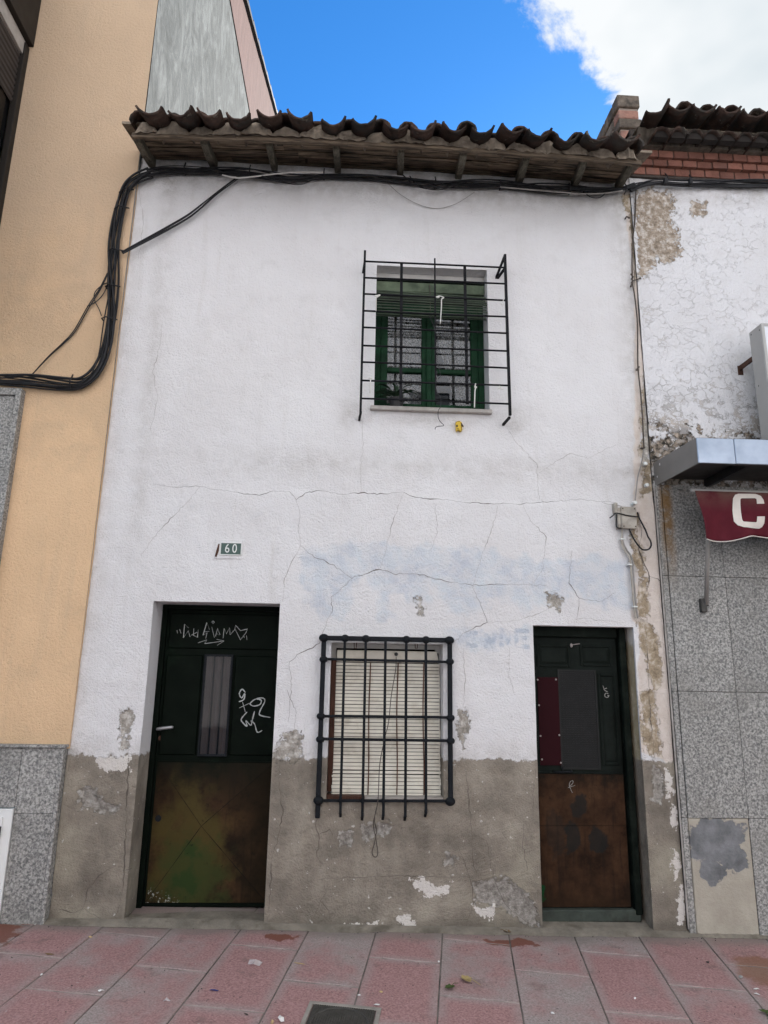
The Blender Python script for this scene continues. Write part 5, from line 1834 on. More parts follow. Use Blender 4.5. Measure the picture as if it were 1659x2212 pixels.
for i in range(tl_n):
    y = -0.2 + 0.46 * i
    z = 9.06 + 0.41 * y
    mb.hexa([(-1.75, y, z - 0.02), (-1.60, y, z - 0.02), (-1.60, y + 0.47, z + 0.16), (-1.75, y + 0.47, z + 0.16), (-1.75, y, z + 0.05), (-1.60, y, z + 0.06), (-1.60, y + 0.47, z + 0.21), (-1.75, y + 0.47, z + 0.21)])
mb.build('verge', 'dark_brown_metal', orange)
mb = MB()
mb.add([(-8, -0.3, 8.9), (-1.7, -0.3, 8.9), (-1.7, 12, 13.95), (-8, 12, 13.95)], [(0, 1, 2, 3)])
mb.build('roof', 'roof_tile', orange)
# granite base: cap strip and slabs
GYL = -0.052
MB().box(-3.2, -1.676, GYL - 0.022, 0.0, 1.000, 1.016).build('base_cap', 'granite_grey', orange, bevel=0.002)
for x0, x1, z0, z1 in ((-1.935, -1.712, 0.630, 0.998), (-1.935, -1.712, 0.0, 0.628), (-2.6, -1.937, 0.66, 0.998), (-3.2, -2.602, 0.0, 0.998), (-2.6, -1.937, 0.0, 0.065)):
    MB().box(x0, x1, GYL, 0.0, z0 - (0.15 if z0 < 0.3 else 0), z1).build('granite_slab', 'granite_grey', orange, bevel=0.002)
MB().box(-1.711, -1.688, GYL - 0.006, 0.01, -0.15, 0.999).build('granite_edge', 'granite_grey', orange, bevel=0.003)
# granite surround further left
MB().box(-2.275, -2.238, GYL - 0.028, 0.0, 1.018, 3.295).build('granite_surround', 'granite_grey', orange, bevel=0.003)
MB().box(-3.2, -2.2755, GYL - 0.028, 0.0, 3.245, 3.295).build('granite_surround', 'granite_grey', orange, bevel=0.003)
MB().box(-3.2, -2.277, GYL - 0.004, 0.0, 1.018, 3.244).build('granite_slab', 'granite_grey', orange)

# enclosed bay window, its flank faces the white house
bay = MB()
BX = -2.585
bay.box(-4.6, BX - 0.02, -1.1, LY0 - 0.001, 3.75, 3.95)
bay = bay.build('bay_window', 'dark_brown_metal', orange)
MB().box(BX - 0.045, BX, -0.085, LY0 - 0.001, 3.95, 6.12).build('bay_post', 'dark_brown_metal', bay, bevel=0.004)
MB().box(BX - 0.045, BX, -1.1, -1.02, 3.95, 6.12).build('bay_post', 'dark_brown_metal', bay, bevel=0.004)
MB().box(BX - 0.05, BX - 0.02, -1.02, -0.0855, 3.95, 4.05).build('bay_rail', 'dark_brown_metal', bay)
MB().add([(BX - 0.04, -1.02, 4.05), (BX - 0.04, -0.085, 4.05), (BX - 0.04, -0.085, 5.75), (BX - 0.04, -1.02, 5.75)], [(0, 1, 2, 3)]).build('pane', 'dark_glass', bay)
MB().box(-4.6, BX - 0.06, -1.05, -0.06, 3.96, 6.1).build('interior', 'dark_inside', bay)
for i in range(11):
    z = 5.56 + i * 0.05
    mb = MB()
    vs = []
    for (dx, dz) in ((0, 0), (0.010, 0.012), (0.010, 0.036), (0, 0.048)):
        vs += [(BX - 0.036 + dx, -1.02, z + dz), (BX - 0.036 + dx, -0.09, z + dz)]
    mb.add(vs, [(0, 1, 3, 2), (2, 3, 5, 4), (4, 5, 7, 6)])
    mb.build('shutter_slat', 'shutter_brown', bay)
MB().box(BX - 0.05, BX - 0.012, -1.1, -0.055, 6.01, 6.13).build('stone_band', 'stone_pale', bay)
MB().box(-4.6, BX + 0.028, -1.15, LY0 - 0.001, 6.135, 6.72).build('bay_panel', 'dark_brown_metal', bay, bevel=0.004)
MB().box(-4.6, BX + 0.058, -1.18, LY0 - 0.001, 6.722, 6.80).build('bay_panel', 'dark_brown_metal', bay, bevel=0.004)

# meter cabinet let into the granite
cab = thing('meter_cabinet', 'white metal meter cabinet with black hinges in the granite base', 'cabinet', (-2.2, GYL, 0.07))
cx1 = -1.938
MB().box(-2.52, cx1, GYL - 0.012, 0.0, 0.068, 0.655).build('cabinet_frame', 'white_paint', cab, bevel=0.003)
MB().box(-2.50, cx1 - 0.050, GYL - 0.022, GYL - 0.0125, 0.105, 0.612).build('cabinet_door', 'white_paint', cab, bevel=0.002)
for z in (0.535, 0.165):
    MB().box(cx1 - 0.075, cx1 - 0.048, GYL - 0.032, GYL - 0.0225, z - 0.028, z + 0.028).build('hinge', 'black_plastic', cab, bevel=0.003)

# ------------------------------------------------------------------ right building (flaking white, granite below)
right = thing('flaking_building', 'flaking white building with brick cornice and granite cladding on the right', 'building', (0, 0, 0))


def right_fields(X, Zz):
    f = {}
    f['peel'] = field(X, Zz, [[(1372, 415), (1410, 405), (1450, 420), (1460, 450), (1440, 470), (1465, 500), (1470, 545), (1455, 560), (1440, 570), (1420, 560), (1400, 590), (1378, 605)], [(1495, 440), (1525, 440), (1520, 470), (1495, 465)]], 0.05)
    low = np.clip((3.75 - Zz) / 0.7, 0, 1) ** 1.3
    f['flake'] = np.clip(low * 0.85 + 0.08 + 0.35 * (fbm(X, Zz, 2.2, 3, 8) - 0.45), 0, 1)
    f['blue'] = X * 0
    f['letters'] = X * 0
    f['stone'] = X * 0
    f['whitewash'] = X * 0
    f['cream'] = X * 0
    f['dirt'] = np.clip((3.15 - Zz) / 0.22, 0, 1) * 0.8 + np.clip((Zz - 5.02) / 0.12, 0, 1) * 0.5
    return f


def right_disp(X, Zz, f):
    return (fbm(X, Zz, 1.6, 3, 21) - 0.5) * 0.03 + (fbm(X, Zz, 10, 3, 25) - 0.5) * 0.012 - 0.008 + 0.006 * np.clip((f['peel'] - 0.5) * 4, 0, 1)


grid_wall('wall', [HX1 + 0.002, 4.3], [2.6, 5.30], 0.0125, [], right_disp, right_fields, 'plaster_flaking', right)
mb = MB()
mb.box(4.31, 9.0, 0.0, 6.0, -0.3, 5.3)
mb.box(HX1 + 0.01, 4.3, 0.3, 6.0, -0.3, 5.25)
mb.build('inner_wall', 'plaster_flaking', right)
# cladding
CY0 = -0.030
mb = MB()
mb.box(2.108, 4.3, -0.006, 0.25, -0.3, 2.74)
mb.build('cladding_bed', 'joint_mortar', right)
zj = [-0.12, 0.621, 1.384, 2.135, 2.772]
xj = [2.145, 2.532, 3.12, 3.72, 4.3]
for i in range(4):
    MB().box(2.104 + 0.004 * (i == 1), 2.142, CY0 + 0.004, -0.0055, zj[i] + 0.0015, zj[i + 1] - 0.0015).build('granite_edge', 'granite_clad', right, bevel=0.002)
    for k in range(4):
        if i == 0 and k == 0:
            continue
        MB().box(xj[k] + 0.0012, xj[k + 1] - 0.0012, CY0 + rnd.uniform(-.001, .001), -0.0055, zj[i] + 0.0015, zj[i + 1] - 0.0015).build('granite_slab', 'granite_clad', right, bevel=0.0015)
xs = coords([2.1465, 2.5308], 0.012)
mb = MB()
mb.box(2.1465, 2.5308, CY0 + 0.004, -0.0055, -0.12, 0.6195)
mb.build('cement_repair', 'cement_patch', right, bevel=0.004)
# metal edge strip between the houses
MB().bar((2.096, -0.024, 0.0), (2.094, -0.024, 2.75), 0.010, 0.006, (0, 1, 0)).build('edge_strip', 'cable_grey', right)

# brick cornice: three oversailing courses, bricks one by one
courses = [(-0.030, 366.5, 381.5), (-0.058, 347.5, 361.0), (-0.086, 328.5, 342.5)]
zprev = None
bm_ = {}
corn = None
for ci, (yf, pt_, pb_) in enumerate(courses):
    zb_c, zt_c = at(1500, pb_, yf).z, at(1500, pt_, yf).z
    if corn is None:
        mb = MB()
        mb.box(HX1 + 0.004, 4.3, yf + 0.008, 0.2, zb_c - 0.02, zt_c + 0.3)
        mb.box(HX1 + 0.004, 4.3, courses[1][0] + 0.008, 0.2, at(1500, 361.0, -.058).z + 0.004, zt_c + 0.3)
        mb.box(HX1 + 0.004, 4.3, courses[2][0] + 0.008, 0.2, at(1500, 342.5, -.086).z + 0.004, zt_c + 0.3)
        corn = mb.build('cornice', 'cornice_shade_mortar', right)
    x = HX1 + 0.012 - [0.0, 0.06, 0.03][ci]
    while x < 4.2:
        w = 0.118 + rnd.uniform(-0.004, 0.004)
        xa_ = max(x, HX1 + 0.008)
        if x + w - xa_ > 0.02:
            MB().box(xa_, x + w - 0.009, yf + rnd.uniform(-.003, .002), yf + 0.06, zb_c + rnd.uniform(-.001, .001), zt_c + rnd.uniform(-.001, .001)).build('brick', 'brick_red', corn, bevel=0.002)
        x += w
ctop = at(1500, 328.5, -0.086).z
# two rows of tiles on the cornice
rroof = MB()
rroof.hexa([(HX1 + 0.03, -0.16, ctop + 0.115), (9.0, -0.16, ctop + 0.115), (9.0, 6, ctop + 1.75), (HX1 + 0.03, 6, ctop + 1.75), (HX1 + 0.03, -0.16, ctop + 0.14), (9.0, -0.16, ctop + 0.14), (9.0, 6, ctop + 1.80), (HX1 + 0.03, 6, ctop + 1.80)])
rroof = rroof.build('roof', 'roof_mortar', right)
mb = MB()
nn = 80
vs, fs = [], []
for i in range(nn + 1):
    x = HX1 + 0.01 + 2.2 * i / nn
    vs += [(x, -0.125 + rnd.uniform(-.006, .006), ctop + 0.002), (x, -0.20 + rnd.uniform(-.008, .008), ctop + 0.10 + rnd.uniform(-.008, .008)), (x, 0.1, ctop + 0.13), (x, 0.1, ctop)]
    if i:
        k = 4 * i
        for q in range(4):
            q2 = (q + 1) % 4
            fs.append((k - 4 + q, k + q, k + q2, k - 4 + q2))
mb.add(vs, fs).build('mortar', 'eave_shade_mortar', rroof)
scap = half_pipe(0.066, 0.074, 0.30, 0.013, R(170), False, 31).mesh('roof_tile', 'roof_tile', True)
for i in range(17):
    x = HX1 + 0.175 + i * 0.129
    lay(scap, rroof, (x, -0.255 + rnd.uniform(-.01, .01), ctop + 0.062 + rnd.uniform(-.004, .004)), R(3), R(rnd.uniform(-3, 3)), R(rnd.uniform(-4, 4)), rnd.uniform(0.93, 1.03))
    # bed inside each tile mouth, coloured with the shade of the hollow
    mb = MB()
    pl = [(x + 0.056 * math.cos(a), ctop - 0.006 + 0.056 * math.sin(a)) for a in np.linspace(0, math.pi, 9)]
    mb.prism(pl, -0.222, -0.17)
    mb.build('mortar', 'mouth_shade', rroof)
for i in range(12):
    x = HX1 + 0.20 + i * 0.192
    lay(chan[i % 4], rroof, (x + 0.06, -0.345 + rnd.uniform(-.02, .02), ctop + 0.100 + rnd.uniform(-.005, .008)), R(11), R(rnd.uniform(-4, 4)), R(rnd.uniform(-8, 8)), rnd.uniform(0.86, 0.97))
    lay(caps[i % 3], rroof, (x + 0.156, -0.27 + rnd.uniform(-.05, .04), ctop + 0.285 + rnd.uniform(-.01, .012)), R(14), R(rnd.uniform(-4, 4)), R(rnd.uniform(-6, 6)), rnd.uniform(0.86, 0.98))
# first verge tiles against the white house, laid higher
lay(chan[1], rroof, (HX1 + 0.10, -0.39, ctop + 0.050), R(15), R(-10), R(-26), 1.0)


# ------------------------------------------------------------------ chimney
CHX0, CHX1, CHY0, CHY1 = 2.285, 2.472, 0.50, 1.02
chim = thing('brick_chimney', 'short crumbling brick chimney on the roof between both houses', 'chimney', (2.38, 0.75, 5.5))
MB().box(CHX0 + 0.01, CHX1 - 0.01, CHY0 + 0.012, CHY1 - 0.01, 5.35, 6.53).build('core', 'brick_mortar', chim)
zc_ = [(5.40, 5.50), (5.512, 5.60), (5.612, 5.70), (5.712, 5.80), (5.812, 5.90), (5.912, 6.00), (6.012, 6.085), (6.095, 6.185), (6.20, 6.295), (6.31, 6.40), (6.425, 6.55)]
for i, (za_, zb_) in enumerate(zc_):
    j = rnd.uniform(-0.012, 0.012)
    grow = {8: 0.018, 10: 0.014}.get(i, 0.0)
    mat_ = 'brick_pink' if i in (9, 7, 6) else 'brick_sooty'
    MB().box(CHX0 - grow * 0.3 + j, CHX1 + grow + j, CHY0 - grow, CHY0 + 0.115, za_, zb_).build('brick', mat_, chim, bevel=0.012, seg=2)
    off = 0.0 if i % 2 else 0.06
    y = CHY0 + 0.125
    while y < CHY1 - 0.03:
        y2 = min(y + 0.24 - off, CHY1)
        MB().box(CHX0 - 0.006 - grow * 0.5 + rnd.uniform(-.006, .006), CHX1 + 0.004, y, y2, za_ + rnd.uniform(-.003, .003), zb_).build('brick', 'brick_sooty', chim, bevel=0.012, seg=2)
        y = y2 + 0.010
        off = 0
mb = MB()
mb.ball((CHX0 + 0.05, CHY0 + 0.04, 6.548), 0.03, 8, 5, (1.3, 1.2, 0.7))
mb.build('mortar', 'roof_mortar', chim)

# ------------------------------------------------------------------ canopy, awning, light box on the right
canopy = thing('metal_canopy', 'sheet metal canopy box above the red awning', 'canopy', (2.11, 0, 2.75))
KX, KY, KZ0, KZ1 = 2.110, -0.600, 2.752, 2.915
MB().box(KX, 2.345, KY, KY + 0.012, KZ0, KZ1).build('front_panel', 'galvanised', canopy, bevel=0.003)
MB().box(2.346, 4.3, KY - 0.002, KY + 0.012, KZ0 + 0.001, KZ1 + 0.001).build('front_panel', 'galvanised', canopy, bevel=0.003)
mb = MB()
mb.hexa([(KX, KY + 0.0125, KZ0), (KX + 0.012, KY + 0.0125, KZ0), (KX + 0.012, 0.0, KZ0 + 0.015), (KX, 0.0, KZ0 + 0.015), (KX, KY + 0.0125, KZ1), (KX + 0.012, KY + 0.0125, KZ1), (KX + 0.012, 0.0, KZ1 + 0.02), (KX, 0.0, KZ1 + 0.02)])
mb.build('side_panel', 'canopy_side', canopy)
MB().box(KX + 0.0125, 4.3, KY + 0.0125, -0.005, KZ0 + 0.07, KZ0 + 0.078).build('soffit_panel', 'canopy_soffit', canopy)
MB().box(KX + 0.0125, 4.3, KY + 0.0125, -0.005, KZ1 - 0.004, KZ1 + 0.002).build('top_panel', 'canopy_side', canopy)
for x in (2.46, 2.95, 3.45):
    MB().box(x, x + 0.025, KY + 0.0125, -0.01, KZ0 + 0.01, KZ0 + 0.0695).build('cross_bar', 'black_plastic', canopy)
MB().box(KX + 0.0125, 4.3, KY + 0.013, KY + 0.04, KZ0 + 0.002, KZ0 + 0.012).build('lip', 'canopy_soffit', canopy)
for p, r_ in ((at(1432, 1003, -0.1), 0.006), (at(1430, 1030, -0.05), 0.005)):
    MB().ball((KX - 0.001, p.y, p.z), r_, 8, 5, (0.3, 1, 1.6)).build('paint_fleck', 'paper_white', canopy)

awning = thing('red_awning', 'dark red fabric awning valance with cream letters under the metal canopy', 'awning', (2.2, -0.35, 2.3))
AY = -0.35
za1, za0 = 2.645, 2.335
MB().tube([(2.185, AY + 0.012, za1 + 0.004), (4.3, AY + 0.012, za1 + 0.004)], 0.013, 10).build('front_bar', 'pole_grey', awning, smooth=True)


def fold(x, t):
    s_ = (x - 2.2)
    return AY - 0.030 * t * math.sin(s_ * 17 + 2.8 * t) - 0.018 * t * math.sin(s_ * 29 + 2 - 2 * t) - 0.035 * t * math.exp(-((s_ - 0.06 - 0.1 * t) / 0.05) ** 2)


def hem(x):
    s_ = x - 2.2
    return za0 - 0.012 * math.exp(-((s_ - 0.16) / 0.10) ** 2) + 0.022 * math.exp(-((s_ - 0.37) / 0.09) ** 2) - 0.008 * math.sin(s_ * 9)


n, k = 150, 14
vs, fs = [], []
for j in range(k + 1):
    t = j / k
    for i in range(n + 1):
        xl = 2.205 + 0.045 * t
        x = xl + (4.3 - xl) * (i / n) ** 1.25
        vs.append((x, fold(x, t), za1 + (hem(x) - za1) * t))
for j in range(k):
    for i in range(n):
        a = j * (n + 1) + i
        fs.append((a, a + n + 1, a + n + 2, a + 1))
fab = MB().add(vs, fs).build('valance', 'awning_red', awning, smooth=True)
so = fab.modifiers.new('thick', 'SOLIDIFY')
so.thickness = 0.0015
P = [(2.25 + 2.05 * i / 80, 0, 0) for i in range(81)]
MB().tube([(p[0], fold(p[0], 1.0) - 0.001, hem(p[0])) for p in P], 0.0035, 6).build('hem_piping', 'letter_cream', awning, smooth=True)


def on_fabric(polys, name):
    """letter made of convex pieces (x, z), diced and laid on the folded cloth"""
    mb = MB()
    for poly in polys:
        if len(poly) == 4:
            a_, b_, c_, d_ = [Vector((p[0], p[1])) for p in poly]
            nu = max(1, int(max((b_ - a_).length, (c_ - d_).length) / 0.008))
            nv_ = max(1, int(max((d_ - a_).length, (c_ - b_).length) / 0.008))
            vs, fs = [], []
            for j in range(nv_ + 1):
                for i in range(nu + 1):
                    u, v = i / nu, j / nv_
                    p = (a_ * (1 - u) + b_ * u) * (1 - v) + (d_ * (1 - u) + c_ * u) * v
                    t = (za1 - p.y) / (za1 - hem(p.x))
                    vs.append((p.x, fold(p.x, t) - 0.0035, p.y))
            for j in range(nv_):
                for i in range(nu):
                    q = j * (nu + 1) + i
                    fs.append((q, q + 1, q + nu + 2, q + nu + 1))
            mb.add(vs, fs)
    return mb.build(name, 'letter_cream', awning)


za_w = Z(1620, 1150, 5.53)
Cp = [(1590, 612), (1488, 612), (1488, 545), (1470, 532), (1300, 528), (1280, 545), (1284, 700), (1288, 830), (1305, 858), (1480, 866), (1490, 855), (1490, 788), (1592, 788), (1592, 880), (1570, 930), (1535, 950), (1290, 940), (1220, 910), (1180, 850), (1168, 700), (1175, 530), (1205, 480), (1250, 466), (1480, 470), (1550, 500), (1585, 560)]
Cw = [(lambda p: (p.x, p.z))(at(*za_w(*q), AY)) for q in Cp]
ci = lambda u, v: (lambda p: (p.x, p.z))(at(*za_w(u, v), AY))
outer = [ci(*q) for q in [(1590, 612), (1585, 560), (1550, 500), (1480, 470), (1365, 468), (1250, 466), (1205, 480), (1175, 530), (1168, 700), (1180, 850), (1220, 910), (1290, 940), (1410, 945), (1535, 950), (1570, 930), (1592, 880), (1592, 788)]]
inner = [ci(*q) for q in [(1488, 612), (1488, 575), (1488, 545), (1470, 532), (1385, 530), (1300, 528), (1288, 532), (1280, 545), (1284, 700), (1288, 830), (1295, 848), (1305, 858), (1390, 862), (1480, 866), (1486, 862), (1490, 855), (1490, 788)]]
on_fabric([(inner[i], outer[i], outer[i + 1], inner[i + 1]) for i in range(len(outer) - 1)], 'letter')
cb, ct = min(p[1] for p in outer), max(p[1] for p in outer)
ax = max(p[0] for p in outer) + 0.014
am = ax + 0.10
on_fabric([((ax, cb), (ax + 0.055, cb), (am + 0.006, ct), (am - 0.030, ct)), ((am - 0.006, ct), (am + 0.030, ct), (ax + 0.20, cb), (ax + 0.145, cb)),
           ((ax + 0.052, cb + 0.05), (ax + 0.148, cb + 0.05), (ax + 0.136, cb + 0.09), (ax + 0.064, cb + 0.09))], 'letter')
arm_a, arm_b = Vector((2.372, -0.055, 1.945)), Vector((2.315, AY + 0.03, 2.635))
MB().tube([arm_a, arm_b], 0.014, 10).build('arm', 'pole_grey', awning, smooth=True)
mb = MB()
mb.box(2.335, 2.375, -0.062, -0.0315, 1.895, 1.985)
mb.bar((2.36, -0.05, 1.945), (2.388, -0.05, 1.945), 0.02, 0.02)
mb.build('wall_bracket', 'cast_iron', awning, bevel=0.003)
p = at(1478, 1063, -0.06)
mb = MB()
mb.tube([(p.x - .01, -0.03, p.z + .02), (p.x - 0.005, -0.07, p.z + 0.02), (p.x, -0.075, p.z)], 0.008, 7)
q_ = [(p.x + 0.012 + 0.014 * math.cos(a), -0.08, p.z - 0.03 + 0.018 * math.sin(a)) for a in np.linspace(0, 2 * math.pi, 13)]
mb.tube(q_, 0.004, 5, caps=False)
mb.build('crank_eye', 'cable_grey', awning, smooth=True)

lbox = thing('light_box_sign', 'blank white light box sign on a bracket at the right edge', 'sign', (3.2, -0.27, 3.0))
BX0, BY0, BY1, BZ0, BZ1 = 2.785, -0.34, -0.20, 2.96, 3.862
MB().box(BX0, 4.0, BY0 + 0.004, BY1, BZ0, BZ1).build('casing', 'alu_white', lbox, bevel=0.004)
frame_ring(BX0 + 0.0005, 3.999, BZ0 + 0.0005, BZ1 - 0.0005, 0.022, BY0 - 0.004, BY0 + 0.0035).build('frame', 'alu_white', lbox, bevel=0.002)
MB().box(BX0 + 0.023, 3.976, BY0 - 0.001, BY0 + 0.0035, BZ0 + 0.023, BZ1 - 0.023).build('face', 'sign_face', lbox)
p = at(1596, 800, 0.0)
mb = MB()
mb.bar((p.x + 0.0, -0.012, p.z + 0.01), (BX0 + 0.03, -0.20, p.z + 0.012), 0.012, 0.035)
mb.box(p.x - 0.018, p.x + 0.022, -0.016, 0.01, p.z - 0.045, p.z + 0.028)
mb.build('bracket', 'rusty_iron', lbox)
for z, y in ((3.82, -0.32), (3.835, -0.225), (3.44, -0.24)):
    MB().ball((BX0 - 0.0005, y, z), 0.005, 8, 5, (0.4, 1, 1)).build('screw', 'black_plastic', lbox)

# ------------------------------------------------------------------ cables
def bundle(name, label, px, nst, spread, rads, seed, grp=None, ydef=-0.04, m='cable_black'):
    """strands that wander round one path; px holds (x, y, depth) photo points on the wall"""
    rr = random.Random(seed)
    P = [at(p[0], p[1], p[2] if len(p) > 2 else ydef) for p in px]
    path = smooth_path(P, 7)
    t = thing(name, label, 'cables', path[0], grp)
    for s_ in range(nst):
        r_ = rr.uniform(*rads)
        a0, f1, f2 = rr.uniform(0, 6.28), rr.uniform(0.5, 2.0), rr.uniform(2.0, 5)
        rad = spread * math.sqrt((s_ + 0.3) / nst)
        Q = []
        acc = 0
        for i, p in enumerate(path):
            if i:
                acc += (p - path[i - 1]).length
            a = a0 + acc * f1 + 1.3 * math.sin(acc * 2.3 + a0)
            tg = (path[min(i + 1, len(path) - 1)] - path[max(i - 1, 0)]).normalized()
            nn_ = tg.cross(Vector((0, 1, 0))).normalized()
            w = rad * (math.cos(a) + 0.35 * math.sin(acc * f2 + s_))
            q = p + nn_ * w + Vector((0, 0.55 * rad * math.sin(a), 0))
            Q.append(q)
        mm = 'cable_grey' if (m == 'cable_black' and rr.random() < 0.06) else m
        MB().tube(Q, r_, 6).build('cable', mm, t, smooth=True)
    return t


def ties(t, px, ydef, spread, seed, m='cable_black'):
    rr = random.Random(seed)
    for q in px:
        p = at(q[0], q[1], ydef)
        nx, nz = q[2], q[3]
        n_ = Vector((nx, 0, nz)).normalized()
        a, b = p - n_ * (spread + 0.012), p + n_ * (spread + 0.012)
        mb = MB()
        mb.tube([a + Vector((0, 0.02, 0)), a + Vector((0, -0.012, 0)), p + Vector((0, -spread - 0.012, 0)), b + Vector((0, -0.012, 0)), b + n_ * rr.uniform(0.01, 0.03)], 0.005, 6)
        mb.build('cable_clip', m, t)


lb = bundle('cable_bundle', 'thick black cable bundle bending down the orange wall at left',
            [(-40, 815, -.07), (0, 819, -.07), (60, 822, -.07), (130, 828, -.07), (172, 826, -.075), (203, 800, -.075), (222, 755, -.075), (233, 690, -.075), (240, 620, -.07), (246, 545, -.07), (259, 455, -.065), (273, 408, -.06), (295, 385, -.055), (325, 372, -.05)], 12, 0.042, (0.0035, 0.0085), 3, 'cable runs')
ties(lb, [(241, 620, 1, 0.1), (247, 543, 1, 0.15), (260, 452, 1, 0.2), (233, 690, 1, 0), (155, 828, 0, 1), (270, 415, 1, 0.4)], -0.07, 0.026, 5)
eb = bundle('cable_bundle', 'long black cable run strung under the wooden eave',
            [(318, 374, -.05), (350, 369, -.05), (400, 366, -.05), (470, 366, -.05), (540, 371, -.05), (620, 381, -.05), (700, 377, -.05), (800, 381, -.05), (860, 387, -.05), (940, 394, -.05), (1000, 396, -.05), (1080, 399, -.05), (1160, 405, -.05), (1250, 410, -.05), (1330, 411, -.05), (1372, 402, -.05)], 11, 0.033, (0.0035, 0.0075), 8, 'cable runs')
ties(eb, [(400, 366, 0, 1), (540, 371, 0, 1), (700, 377, 0, 1), (940, 394, 0, 1), (1080, 399, 0, 1), (1230, 409, 0, 1), (1350, 408, 0, 1)], -0.05, 0.02, 6)
for seq, r_, m_ in (([(480, 378), (510, 384), (545, 382), (590, 376), (640, 372), (700, 372)], 0.006, 'white_cord'), ([(870, 378), (895, 398), (930, 408), (985, 398), (1010, 392)], 0.005, 'cable_black'),
                    ([(885, 380), (905, 402), (945, 410), (990, 400)], 0.004, 'cable_black'), ([(560, 378), (600, 392), (650, 398), (680, 385)], 0.0045, 'cable_black'),
                    ([(1080, 404), (1160, 411), (1250, 418), (1300, 418), (1345, 412)], 0.0055, 'cable_grey'), ([(1258, 412), (1275, 425), (1295, 427), (1310, 415)], 0.0035, 'cable_black')):
    MB().tube([q for q in smooth_path([at(a, b, -0.075) for a, b in seq], 6)], r_, 6).build('cable', m_, eb, smooth=True)
rb = bundle('cable_bundle', 'black cable run below the brick cornice of the right building',
            [(1358, 408, -.05), (1385, 394, -.05), (1420, 388, -.05), (1470, 391, -.05), (1520, 392, -.05), (1590, 393, -.05), (1680, 396, -.05), (1760, 398, -.05)], 11, 0.036, (0.0035, 0.008), 14, 'cable runs')
ties(rb, [(1438, 388, 0, 1), (1490, 391, 0, 1)], -0.05, 0.024, 9)
for q in (1438, 1492):
    p = at(q, 391, -0.075)
    MB().box(p.x - 0.012, p.x + 0.012, p.y - 0.012, p.y + 0.02, p.z - 0.03, p.z + 0.025).build('splice', 'cable_black', rb, bevel=0.004)
bundle('cable_bundle', 'slanting cable strands from the eave to the left wall corner',
       [(262, 544, -.07), (300, 524, -.06), (350, 498, -.05), (400, 470, -.05), (430, 448, -.05), (470, 415, -.05), (522, 376, -.05)], 5, 0.015, (0.0032, 0.005), 21, 'cable runs')
lw_ = bundle('loose_wires', 'two loose thin wires sagging across the orange wall', [(233, 590, -.06), (215, 625, -.05), (190, 663, -.04), (160, 715, -.04), (135, 742, -.04), (105, 770, -.045), (68, 810, -.06)], 2, 0.009, (0.003, 0.0042), 33)
MB().tube(smooth_path([at(a, b, -0.045) for a, b in [(188, 662), (210, 650), (225, 632), (232, 612), (218, 618), (205, 632), (204, 648), (214, 668), (219, 682)]], 6), 0.0035, 6).build('cable', 'cable_black', lw_, smooth=True)

# fine cobweb-like wire below the eave
MB_ = MB().tube(smooth_path([at(a, b, -0.02) for a, b in [(836, 394), (865, 420), (905, 442), (945, 450), (985, 440), (1025, 415)]], 8), 0.0022, 5)
tag(MB_.build('sagging_wire', 'cable_grey', None), 'thin pale wire sagging on the wall under the eave', 'wire')

# vertical cable at the party line with clips
vc = thing('wall_cable', 'single dark cable clipped down the joint beside the flaking wall', 'cable', at(1372, 420, -0.02))
MB().tube(smooth_path([at(a, b, -0.022) for a, b in [(1374, 408), (1373, 440), (1371, 480), (1366, 530), (1366, 605), (1371, 640), (1377, 700), (1378, 790), (1384, 850), (1388, 905), (1391, 968)]], 6), 0.0052, 6).build('cable', 'cable_brown', vc, smooth=True)
MB().tube(smooth_path([at(a, b, -0.022) for a, b in [(1391, 968), (1386, 1000), (1378, 1030), (1374, 1062), (1371, 1090)]], 6), 0.0042, 6).build('cable', 'cable_grey', vc, smooth=True)
for a, b, dx, dz in ((1366, 608, 0.055, 0.02), (1366, 608, -0.02, -0.05), (1379, 794, -0.02, -0.025), (1391, 968, -0.025, -0.006), (1352, 470, 0.02, -0.01), (1366, 600, -0.012, 0.02)):
    p = at(a, b, -0.02)
    mb = MB()
    mb.tube([p + Vector((0, 0.02, 0)), p + Vector((0, -0.012, 0)), p + Vector((dx, -0.012, dz))], 0.0055, 6)
    mb.ball(p + Vector((dx, -0.012, dz)), 0.008, 8, 5)
    mb.build('clip', 'cable_brown', vc)
for a, b in ((1394, 1002), (1397, 1048)):
    p = at(a, b, -0.02)
    mb = MB()
    mb.cyl(p + Vector((0, 0.02, 0)), p + Vector((0, -0.012, 0)), 0.014, 12)
    mb.build('insulator', 'enamel_white', vc, bevel=0.003)

# junction box
zb8 = Z(1500, 1240, 6.145)
jb = thing('junction_box', 'weathered grey junction box with screws above the right door', 'junction box', at(1352, 1140, -0.04))
ax0, ax1, az0, az1 = zrect(zb8, [(335, 150), (572, 180), (555, 505), (322, 490)], -0.06)
MB().box(ax0 - 0.02, ax1 - 0.004, -0.050, 0.02, az0 + 0.004, az1 - 0.004).build('box_body', 'box_plastic', jb, bevel=0.004)
MB().box(ax0, ax1, -0.062, -0.0505, az0, az1).build('box_lid', 'box_plastic', jb, bevel=0.003)
for x in (ax0 + 0.012, ax1 - 0.012):
    for z in (az0 + 0.014, az1 - 0.014):
        MB().cyl((x, -0.0655, z), (x, -0.061, z), 0.0045, 8).build('screw', 'sticker_dark', jb)
mb = MB()
mb.tube(smooth_path([at(*zb8(*q), -0.068) for q in [(150, 338), (200, 300), (240, 265), (330, 275), (400, 295), (580, 320)]], 5), 0.0042, 6)
mb.tube(smooth_path([at(*zb8(*q), -0.05) for q in [(255, 280), (252, 400), (260, 480), (330, 505)]], 5), 0.0045, 6)
